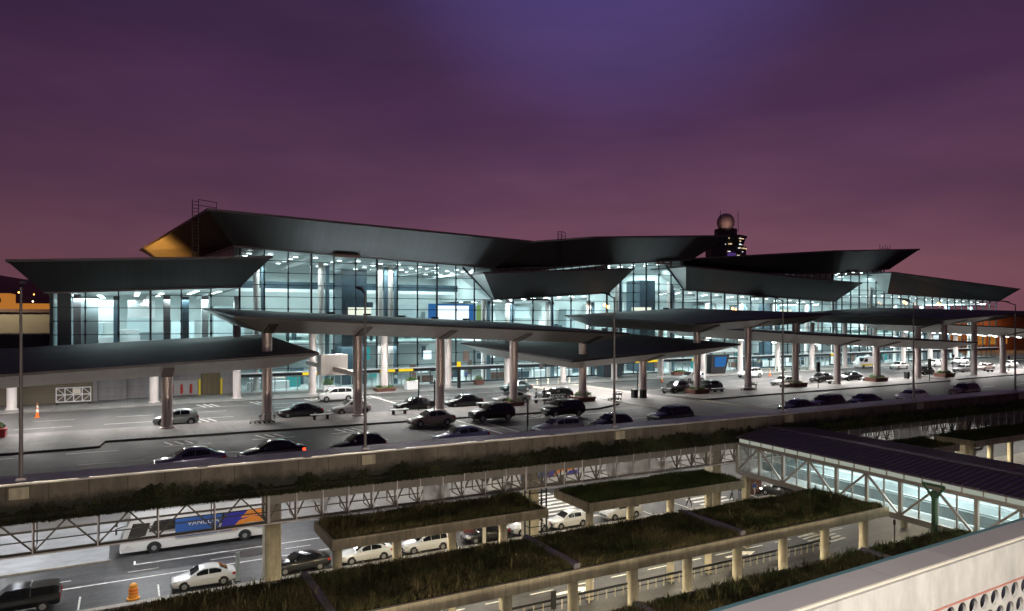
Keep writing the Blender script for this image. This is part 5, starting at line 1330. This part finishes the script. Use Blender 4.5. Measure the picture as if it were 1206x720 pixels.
trolleys(73.6, 70.4, 5, 'row of nested luggage trolleys left of the high canopy column')
trolleys(42.0, 70.0, 5, 'row of luggage trolleys behind the shiny black SUV near the person')

def cone(x, y, z, label, h=.85):
    t = thing('traffic_cone', label, 'traffic cone', (x, y, z), group='traffic cones on the upper road')
    MB().box(-.24, .24, -.24, .24, .002, .05).build('base', 'orange', t)
    c = MB(); c.lathe(0, 0, [(.17, .051), (.125, h * .38)], 16); c.lathe(0, 0, [(.10, h * .58), (.085, h * .68)], 16); c.lathe(0, 0, [(.065, h * .82), (.03, h)], 16); c.build('cone_body', 'orange', t, smooth=True)
    b_ = MB(); b_.lathe(0, 0, [(.1245, h * .381), (.1005, h * .579)], 16); b_.lathe(0, 0, [(.0845, h * .681), (.0655, h * .819)], 16); b_.build('reflective_band', 'paint', t, smooth=True)
cone(-8.0, 85.6, DZ, 'orange traffic cone in front of the roller shutter at the left', 1.5)
cone(67.5, 84.5, DZ, 'left one of two traffic cones beside the raised crossing', 1.2)
cone(73.8, 87.0, DZ, 'right one of two traffic cones beside the raised crossing', 1.2)
cone(97.8, 87.0, DZ, 'traffic cone right of the white SUV near the terminal', 1.2)
# orange drum on the lower road
dr = thing('traffic_drum', 'orange ribbed traffic drum on the lower road left of the white sedan', 'traffic drum', (.35, 57.4, .0))
MB().lathe(0, 0, [(.42, .002), (.42, .10), (.36, .12)], 20).build('base', 'amber', dr)
d_ = MB(); d_.lathe(0, 0, [(.34, .121), (.33, .35), (.30, .37), (.31, .55), (.28, .57), (.29, .78), (.25, .80), (.26, 1.0), (.22, 1.04), (.12, 1.12)], 20); d_.build('drum_body', 'amber', dr, smooth=True)
for z0, z1_ in ((.38, .54), (.58, .77)): MB().lathe(0, 0, [(.318, z0), (.300, z1_)], 20).build('reflective_band', 'orange', dr)

def bin_(x, y, label):
    t = thing('litter_bin', label, 'litter bin', (x, y, KZ), group='litter bins beside the columns')
    MB().box(-.3, .3, -.3, .3, .002, .95).build('bin_body', 'black_metal', t)
    MB().box(-.34, .34, -.34, .34, .951, 1.05).build('lid', 'trim', t)
bin_(55.2, 70.2, 'black litter bin left of the reddish column by the crossing'); bin_(56.0, 69.5, 'black litter bin touching the reddish column by the crossing')
bin_(112.2, 71.6, 'litter bin beside the far right column and signal')
def sign(x, y, label, h=2.9, kind='flag', z=KZ):
    t = thing('sign_post', label, 'sign', (x, y, z), group='sign posts on the forecourt')
    MB().tube((0, 0, .002), (0, 0, h), .05).build('post', 'black_metal', t)
    if kind == 'signal':
        MB().box(-.22, .22, -.15, .15, h - 1.3, h + .1).build('signal_box', 'black_metal', t)
        for i in range(3): MB().tube((0, -.152, h - .15 - .42 * i), (0, -.2, h - .15 - .42 * i), .14, n=14).build('lens', 'trim', t)
    elif kind == 'round': MB().tube((0, -.06, h), (0, -.02, h), .34, n=18).build('sign_plate', 'trim', t)
    elif kind == 'thin': MB().box(-.07, .07, -.09, -.052, h - 2.3, h).build('sign_plate', 'black_metal', t)
    else: MB().box(-.3, .3, -.09, -.052, h - .8, h).build('sign_plate', 'trim', t)
sign(27.3, 73.0 - 1.5, 'thin dark signpost behind the black sedan, the left of a pair', 3.6, 'thin'); sign(27.0, 66.3, 'thin dark signpost near the kerb, the right of a pair', 3.8, 'thin')
sign(31.0, 54.5, 'thin dark post in front of the black van-like SUV', 2.8, 'thin', DZ)
sign(85.6, 67.6, 'black signal box on a post at the kerb of the right island', 3.6, 'signal'); sign(110.6, 66.9, 'black signal box on a post at the right end of the right island', 3.4, 'signal')
sign(117.0, 79.5, 'round dark sign on a post between the right columns', 3.4, 'round', DZ); sign(119.5, 68.4, 'round dark sign on a post at the far right island tip', 3.6, 'round')
sign(52.6, 88.5, 'dark sign on a post beside the raised crossing by the terminal', 3.4, 'flag', DZ + .05); sign(60.6, 76.5, 'slim dark post left of the reddish column', 3.0, 'thin', DZ)
sign(143.5, 72.0, 'round dark sign on a post at the right edge island', 2.6, 'round')
# low bollards along the terminal pavement
for i, x in enumerate(np.arange(50, 62, 1.9)):
    t = thing('bollard', 'short cream bollard in the row along the pavement left of the crossing', 'bollard', (x, 91.6, KZ), group='row of short cream bollards')
    MB().lathe(0, 0, [(.14, .002), (.14, .7), (.09, .8)], 12).build('shaft', 'cream', t, smooth=True)
    MB().lathe(0, 0, [(.143, .5), (.143, .6)], 12).build('band', 'trim', t)
for i, x in enumerate(np.arange(104, 116, 2.0)):
    t = thing('bollard', 'short dark green bollard in the row behind the right island', 'bollard', (x, 92.6, KZ), group='row of short green bollards')
    MB().lathe(0, 0, [(.13, .002), (.13, .75), (.08, .85)], 12).build('shaft', 'green_steel', t, smooth=True)
    MB().lathe(0, 0, [(.133, .55), (.133, .65)], 12).build('band', 'paint', t)
# white metal crowd barrier by the left wall
t = thing('barrier_frame', 'white lattice steel frame leaning by the grey wall at the left', 'barrier', (-5.5, 96.3, KZ))
f = MB()
for z in (.25, 1.05, 1.85): f.bar((-1.7, 0, z), (1.7, 0, z), .10)
for x in (-1.7, -.85, 0, .85, 1.7): f.bar((x, 0, .2), (x, 0, 1.9), .10)
for x in (-1.7, -.85, 0, .85):
    f.bar((x, 0, .25), (x + .85, 0, 1.05), .06); f.bar((x + .85, 0, 1.05), (x, 0, 1.85), .06)
f.build('lattice', 'white', t)
for s_ in (-1.6, 1.6): MB().box(s_ - .12, s_ + .12, -.4, .4, .002, .15).build('foot', 'black_metal', t)
MB().box(-.1, .7, -.09, -.052, 1.15, 1.75).build('notice', 'cream', t)
# advertising kiosk and little striped awning
t = thing('advertising_kiosk', 'dark leaning advertising kiosk with a blue screen, left of the white SUV', 'kiosk', (92.5, 94.5, KZ))
MB().hexa([(-1.7, -.6, .002), (1.7, -.6, .002), (1.7, .6, .002), (-1.7, .6, .002), (-1.7, -.8, 3.4), (2.6, -.8, 3.4), (2.6, .8, 3.4), (-1.7, .8, 3.4)]).build('cabinet', 'black_metal', t)
MB().poly([(-1.0, -.74, 1.2), (1.5, -.74, 1.2), (1.9, -.80, 3.0), (-1.0, -.80, 3.0)]).build('screen', 'screen_blue', t, fix=False)
t.children[1].location.y = -.03
aw = thing('striped_awning', 'white ribbed awning curving out above the advertising kiosk', 'awning', (94, 96, KZ))
a_ = MB()
for i in range(12):
    x = -4 + i * .75
    a_.hexa([(x, -2.0, 3.75), (x + .42, -2.0, 3.75), (x + .42, 3.4, 4.9), (x, 3.4, 4.9), (x, -2.0, 3.87), (x + .42, -2.0, 3.87), (x + .42, 3.4, 5.02), (x, 3.4, 5.02)])
a_.build('slats', 'white', aw)
f = MB()
for x in (-3.9, 4.4): f.bar((x, -1.7, .002), (x, -1.7, 3.74), .12)
f.bar((-4, -1.95, 3.70), (4.8, -1.95, 3.70), .1); f.build('posts', 'grey_metal', aw)
# dark glass wall of a lift beside the middle canopy
tag(MB().hexa([(70.0, 97.2, KZ), (73.6, 97.2, KZ), (73.6, 99.3, KZ), (70.0, 99.3, KZ), (70.0, 97.2, 15.2), (75.2, 97.2, 15.2), (75.2, 99.3, 15.2), (70.0, 99.3, 15.2)]).build('lift_shaft', 'int_dark'), 'dark slanted glass lift shaft behind the reddish column', 'lift shaft')
# overhead sign cabinet on its beam between the columns
t = thing('overhead_sign', 'grey blank-backed sign cabinet on a beam spanning between two columns', 'overhead sign', (20.6, 81, 14), world_parts=True)
MB().bar((20.3, 93, 14.3), (20.5, 70.8, 14.3), .35, .5).build('beam', 'column', t)
MB().box(18.9, 21.9, 79.6, 81.4, 13.6, 15.9).build('cabinet', 'soffit', t)
# yellow pillar sign beside the white back column
t = thing('pillar_sign', 'black pillar sign with a yellow top beside a white column', 'sign', (41.2, 92.0, KZ))
MB().box(-.22, .22, -.14, .14, .002, 3.0).build('pillar', 'black_metal', t); MB().box(-.24, .24, -.16, .16, 3.001, 3.7).build('top_panel', 'sign_yellow', t)
# posts on the lower road
for x, y, h, l_ in ((7.3, 57.0, 2.2, 'blue-white totem sign beside the white sedan on the lower road'), (27.6, 56.2, 1.9, 'short white post in front of the black sedan under the first grass shelter')):
    t = thing('totem_sign', l_, 'sign', (x, y, .15)); MB().box(-.14, .14, -.08, .08, .002, h).build('panel', 'int_wall2' if x < 10 else 'cream', t); MB().box(-.2, .2, -.14, .14, .001, .06).build('foot', 'trim', t)
t = thing('road_sign', 'dark back of a road sign between the round columns of the longest shelter', 'sign', (23.7, 38.3, 0))
MB().tube((0, 0, 0), (0, 0, 2.6), .05).build('post', 'black_metal', t); MB().box(-.17, .17, -.05, .05, 1.6, 2.75).build('plate', 'black_metal', t)
t = thing('road_sign', 'slim dark post at the right end of the longest shelter', 'sign', (57.5, 37.8, 0)); MB().tube((0, 0, 0), (0, 0, 2.8), .05).build('post', 'black_metal', t); MB().box(-.12, .12, -.04, .04, 2.4, 2.85).build('plate', 'black_metal', t)
tag(MB().box(27.6, 29.2, 60.0, 60.6, .003, 2.1).build('red_stall', 'red'), 'red cabinet behind the white estate car on the lower road', 'cabinet')
t = thing('ticket_booth', 'small booth with a yellow top by the footbridge end on the lower road', 'booth', (63.0, 58.6, 0)); MB().box(-.8, .8, -.6, .6, .002, 2.1).build('cabin', 'wood', t); MB().box(-.86, .86, -.66, .66, 2.101, 2.5).build('top_panel', 'sign_yellow', t)

# ================================================================== PEOPLE
def person(label, x, y, z, rz, shirt, legs, stride=.2, arm=.15, scale=.9, hair=(.02, .015, .012), group='people'):
    J = {'pel': (0, 0, .95), 'wai': (0, 0, 1.12), 'che': (0, 0, 1.36), 'nek': (0, 0, 1.50), 'hd0': (0, .01, 1.60), 'hd1': (0, .02, 1.70), 'hd2': (0, 0, 1.76)}
    for s_, n_ in ((-1, 'l'), (1, 'r')):
        st = stride * s_
        J['hip' + n_] = (.10 * s_, 0, .92); J['kne' + n_] = (.11 * s_, st * .5 + .03, .50); J['ank' + n_] = (.11 * s_, st, .09); J['toe' + n_] = (.12 * s_, st + .17, .04)
        J['sho' + n_] = (.20 * s_, 0, 1.42); J['elb' + n_] = (.27 * s_, -arm * s_ * .4, 1.13); J['wri' + n_] = (.28 * s_, .08 - arm * s_, .88); J['han' + n_] = (.28 * s_, .11 - arm * s_, .78)
    E_ = [('pel', 'wai'), ('wai', 'che'), ('che', 'nek'), ('nek', 'hd0'), ('hd0', 'hd1'), ('hd1', 'hd2')]
    for n_ in 'lr': E_ += [('pel', 'hip' + n_), ('hip' + n_, 'kne' + n_), ('kne' + n_, 'ank' + n_), ('ank' + n_, 'toe' + n_), ('che', 'sho' + n_), ('sho' + n_, 'elb' + n_), ('elb' + n_, 'wri' + n_), ('wri' + n_, 'han' + n_)]
    RAD = {'pel': .15, 'wai': .14, 'che': .16, 'nek': .06, 'hd0': .085, 'hd1': .10, 'hd2': .07, 'hip': .10, 'kne': .065, 'ank': .05, 'toe': .04, 'sho': .07, 'elb': .048, 'wri': .036, 'han': .04}
    names = list(J); me = bpy.data.meshes.new('tmp'); me.from_pydata([J[k_] for k_ in names], [(names.index(a), names.index(b)) for a, b in E_], [])
    o = bpy.data.objects.new('tmp_person', me); COL.objects.link(o)
    sk = o.modifiers.new('Skin', 'SKIN'); sub = o.modifiers.new('Sub', 'SUBSURF'); sub.levels = 1
    if not me.skin_vertices: me.attributes.new('skin', 'FLOAT', 'POINT')
    for i, k_ in enumerate(names):
        r_ = RAD.get(k_, RAD.get(k_[:3], .06)); d_ = me.skin_vertices[0].data[i]; d_.radius = (r_, r_ * (.8 if k_ in ('che', 'wai', 'pel') else 1)); d_.use_root = k_ == 'pel'
    dg = bpy.context.evaluated_depsgraph_get(); dg.update()
    m2 = bpy.data.meshes.new_from_object(o.evaluated_get(dg)); bpy.data.objects.remove(o); m2.name = 'body'
    m2.materials.clear()
    for m_ in (M['skin'], shirt, legs, M['trim']): m2.materials.append(m_)
    for p in m2.polygons:
        c = p.center; p.use_smooth = True
        p.material_index = 0 if c.z > 1.5 or (abs(c.x) > .2 and c.z < .90 and c.z > .7) else (1 if c.z > .98 or (abs(c.x) > .21 and c.z > .8) else (2 if c.z > .10 else 3))
    t = thing('person', label, 'person', (x, y, z), rz, group)
    b_ = bpy.data.objects.new('body', m2); COL.objects.link(b_); b_.parent = t
    h_ = MB(); h_.lathe(0, -.025, [(.09, 1.62), (.112, 1.69), (.108, 1.75), (.07, 1.81), (.02, 1.83)], 12); h_.build('hair', mat('hair', hair, .7), t, smooth=True)
    t.scale = (scale,) * 3
    return t
cl = {k_: mat('cloth_' + k_, c, .85) for k_, c in dict(black=(.015, .015, .018), white=(.6, .6, .6), blue=(.05, .10, .35), grey=(.16, .16, .17), jeans=(.04, .06, .12), red=(.3, .03, .03), beige=(.4, .32, .2)).items()}
PZ = KZ + .004
person('person in black standing on the left island beside the flower planter', 43.2, 71.9, PZ, 2.8, cl['black'], cl['black'], .05, .05)
person('person in pale clothes just left of the person in black', 41.9, 71.6, PZ, .4, cl['white'], cl['jeans'], .05, .05)
person('person in dark clothes walking alone under the second grass shelter', 52.6, 57.6, .004, 1.2, cl['black'], cl['black'], .3, .2)
person('person in a black jacket in the small group left of the booth', 60.2, 57.8, .004, 2.2, cl['black'], cl['jeans'], .1, .1)
person('person in white in the small group left of the booth', 61.2, 58.0, .004, 4.2, cl['white'], cl['grey'], .1, .1)
person('person in a blue top closest to the booth', 62.3, 57.6, .004, 3.2, cl['blue'], cl['white'], .1, .1)
person('person in grey seen first left of the small group at the booth', 58.4, 57.2, .004, 1.0, cl['grey'], cl['black'], .2, .15)
person('dark clothed person behind the left entrance doors', 25.6, 101.5, PZ + .03, 3.0, cl['black'], cl['jeans'], .2, .15)
person('person in a white top behind the right entrance doors', 35.2, 101.7, PZ + .03, 2.4, cl['white'], cl['black'], .25, .2)
person('person in a red top inside the glass hall behind the blue-lit pavement', 44.3, 101.6, PZ + .03, 1.4, cl['red'], cl['black'], .2, .2)
person('person in a blue top inside the glass hall right of the pillar sign', 46.6, 101.3, PZ + .03, 2.9, cl['blue'], cl['black'], .15, .1)
person('person in black inside the hall behind the right bollards', 108.0, 101.6, PZ + .03, 3.3, cl['black'], cl['black'], .2, .2)
person('person in beige inside the hall behind the right bollards', 111.6, 101.9, PZ + .03, 2.3, cl['beige'], cl['jeans'], .2, .2)
person('person with a grey top on the mezzanine behind the tall glass', 36.5, 108.6, 16.404, 3.1, cl['grey'], cl['black'], .05, .05)

# furniture inside the hall, seen through the glass
for i, (x, y) in enumerate(((15.6, 102.8), (18.8, 103.2), (40.4, 103.0), (53.0, 103.2), (57.5, 103.0), (61.5, 104.0), (66.0, 103.0), (98.5, 103.4), (102.5, 103.0), (107.0, 104.2), (112.5, 103.4), (116.0, 103.8), (125.0, 103.2), (140, 103.5), (152, 103.5))):
    t = thing('service_counter', 'service counter with a lit back panel behind the terminal glass', 'counter', (x, y, PZ + .03), group='service counters inside the terminal')
    MB().box(-1.2, 1.2, -.4, .4, .002, 1.05).build('desk', random.choice(('int_dark', 'white', 'int_dark', 'wood')), t)
    MB().box(-1.0, 1.0, .9, 1.0, .002, 2.3).build('back_panel', 'int_wall2', t); MB().box(-.8, .8, .86, .896, 1.4, 2.1).build('lit_panel', random.choice(('screen_white', 'screen_teal', 'screen_white', 'sign_light')), t)

# ================================================================== FAR BUILDINGS AND CITY LIGHTS
t = thing('control_tower', 'dark control tower with a round radome and lit cab beyond the roofs', 'control tower', (221, 220, 0), world_parts=True)
cx, cy = 221, 220
MB().lathe(cx, cy, [(4.5, 0), (4.0, 44)], 12).build('shaft', 'tower_dark', t)
MB().lathe(cx, cy, [(7.6, 43), (8.2, 46.5), (8.2, 49.6)], 8).build('lower_gallery', 'tower_dark', t)
MB().lathe(cx, cy, [(6.6, 49.65), (7.9, 53.4)], 8).build('cab_glass', 'int_dark', t)
MB().lathe(cx, cy, [(8.6, 53.45), (8.6, 54.2), (4.6, 54.6), (4.6, 57.4)], 8).build('cab_roof', 'tower_dark', t)
MB().lathe(cx, cy, [(.5, 57.2), (2.5, 57.45), (3.35, 58.6), (3.7, 60.2), (3.35, 61.9), (2.4, 63.2), (1.1, 63.9), (.1, 64.0)], 20).build('radome', 'radome', t, smooth=True)
an = MB()
for dx, dy in ((-6.0, -3), (6.0, 3), (2, -5)): an.bar((cx + dx, cy + dy, 56.0), (cx + dx, cy + dy, 64.5), .15)
an.bar((cx - 6, cy - 3, 56.6), (cx + 6, cy + 3, 56.6), .2); an.build('antenna', 'tower_dark', t)
for i in range(34):
    a = R(-150 + 120 * random.random()); zz, rr = random.choice(((44.4, 8.25), (45.6, 8.3), (47.2, 8.3), (48.6, 8.3), (50.3, 7.0), (51.5, 7.4), (52.6, 7.75)))
    x_, y_ = cx + rr * math.cos(a), cy + rr * math.sin(a); w_ = random.uniform(.15, .5)
    MB().box(x_ - w_, x_ + w_, y_ - .1, y_ + .1, zz, zz + random.uniform(.2, .5)).build('lit_window', random.choice(('tower_warm', 'tower_warm', 'tower_white')), t)
fr = MB()
for i in range(8):
    a = 2 * math.pi * i / 8; fr.bar((cx + 6.65 * math.cos(a), cy + 6.65 * math.sin(a), 49.65), (cx + 7.95 * math.cos(a), cy + 7.95 * math.sin(a), 53.4), .3)
for zz in (44.9, 46.4, 48.0, 49.6): fr.lathe(cx, cy, [(8.35, zz), (8.35, zz + .15)], 8)
fr.build('gallery_frame', 'tower_dark', t)
spot_light('assumed_radome_light', (cx - 4.5, cy - 6, 57.2), (cx, cy, 60.6), 300, (1.0, .62, .5), 80, .3)  # assumed lamp on the tower roof, added to brighten the radome
MB().box(cx - 7.4, cx - 3.0, cy - 8.6, cy - 8.4, 43.4, 46.6).build('gallery_panel', emit('violet', (.25, .12, .6), .25), t)

t = thing('annex_building', 'long beige service building behind the left end of the terminal', 'building', (-25, 150, 0), world_parts=True)
MB().box(-60, 6, 150, 160, 0, 21.0).build('wall', 'beige', t); MB().box(-61, 7, 149.2, 161, 21.01, 21.6).build('roof', 'wood', t)
MB().box(-8, 6, 149.7, 149.99, 12, 20.9).build('end_bay', 'int_dark', t)
area_light('annex_lamp', (-20, 138, 26), 2, 2600, (1.0, .85, .6), rot=(R(-62) + R(180), 0, 0))
t = thing('roadside_wall', 'low dark wall with a pale cap left of the terminal', 'wall', (-15, 125, 10), world_parts=True)
MB().box(-50, -8.4, 125, 125.5, 10, 17.6).build('wall', 'tower_dark', t); MB().box(-50, -8.4, 124.9, 125.6, 17.61, 17.8).build('cap', 'grey_metal', t)
t = thing('lit_building', 'small orange-lit building at the far left edge', 'building', (-30, 330, 0), world_parts=True)
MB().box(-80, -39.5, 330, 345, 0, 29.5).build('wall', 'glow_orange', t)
w_ = MB()
for i in range(5):
    for j in range(2): w_.box(-60 + i * 4, -58.4 + i * 4, 329.9, 329.99, 23 + j * 3, 24.6 + j * 3)
w_.build('windows', 'int_dark', t)
tag(MB().box(-80, 20, 300, 304, 0, 25.2).build('lit_fence', 'glow_orange'), 'long low wall at the far left with orange lamplight put in as its own glow', 'wall')
# right end: grey service wall and orange-lit building
tag(MB().box(167, 176.5, 104, 104.5, KZ, 17.5).build('service_wall', 'grey_panel'), 'dark grey service wall right of the entrances', 'wall')
t = thing('lit_building', 'orange-lit building behind the rightmost columns', 'building', (215, 125, 0), world_parts=True)
MB().box(193.4, 262, 122, 140, 10, 20.5).build('wall', 'rust', t)
w_ = MB()
for i in range(8): w_.box(196 + i * 6, 200 + i * 6, 121.9, 121.99, 12, 16.5)
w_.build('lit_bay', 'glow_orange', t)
MB().box(192.5, 263, 121, 141, 20.51, 21.2).build('roof', 'tower_dark', t)
for x in (200, 215, 230): area_light('bay_lamp', (x, 114, 19), 1, 700, (1.0, .5, .18), rot=(R(40), 0, 0))
# orange street lamps near the roofs
for x, y, z, l_ in ((70.5, 97.2, 22.2, 'pair of orange lamps on a mast at the end of the second wing roof'), (100.0, 97.4, 21.8, 'orange lamp on a mast left of the middle of the third wing roof'), (151.0, 96.8, 23.6, 'pair of orange lamps below the left end of the last wing roof'), (164.0, 97.0, 23.4, 'orange lamp on a mast below the middle of the last wing roof'), (198.0, 110, 26.0, 'orange street lamp beyond the tip of the last wing roof')):
    t = thing('street_lamp', l_, 'street lamp', (x, y, KZ if y < 105 else 0), world_parts=True, group='orange street lamps in front of the terminal roofs')
    MB().tube((x, y, KZ), (x, y, z + .1), .06).build('pole', 'wood', t)
    h = MB(); h.lathe(x - .35, y, [(.05, z - .25), (.2, z - .12), (.2, z + .12), (.05, z + .25)], 10); h.lathe(x + .4, y, [(.05, z - .55), (.2, z - .42), (.2, z - .18), (.05, z - .05)], 10); h.build('lamp_globe', 'lamp_orange', t)
# sea of far lights on the hills
cl_ = MB()
def blip(x, y, z, r_, mi):
    cl_.add([(x - r_, y, z), (x + r_, y, z), (x, y - r_, z), (x, y + r_, z), (x, y, z - r_), (x, y, z + r_)], [(0, 2, 5), (2, 1, 5), (1, 3, 5), (3, 0, 5), (2, 0, 4), (1, 2, 4), (3, 1, 4), (0, 3, 4)], mi)
for _ in range(520):
    x = random.uniform(-700, 300); y = random.uniform(1180, 1240); blip(x, y, min(62, random.uniform(22, 30) + (abs(random.gauss(0, 26)) if random.random() < .5 else 0)), random.uniform(.5, 1.5), random.choice((0, 0, 0, 1)))
for _ in range(160):
    x = random.uniform(2400, 4400); y = random.uniform(1150, 1240); blip(x, y, random.uniform(20, 40), random.uniform(.6, 1.6), random.choice((0, 0, 1)))
tag(cl_.build('city_lights', ['lamp_orange', 'lamp_warm'], fix=False), kind='stuff')
print('objects', len(bpy.data.objects))
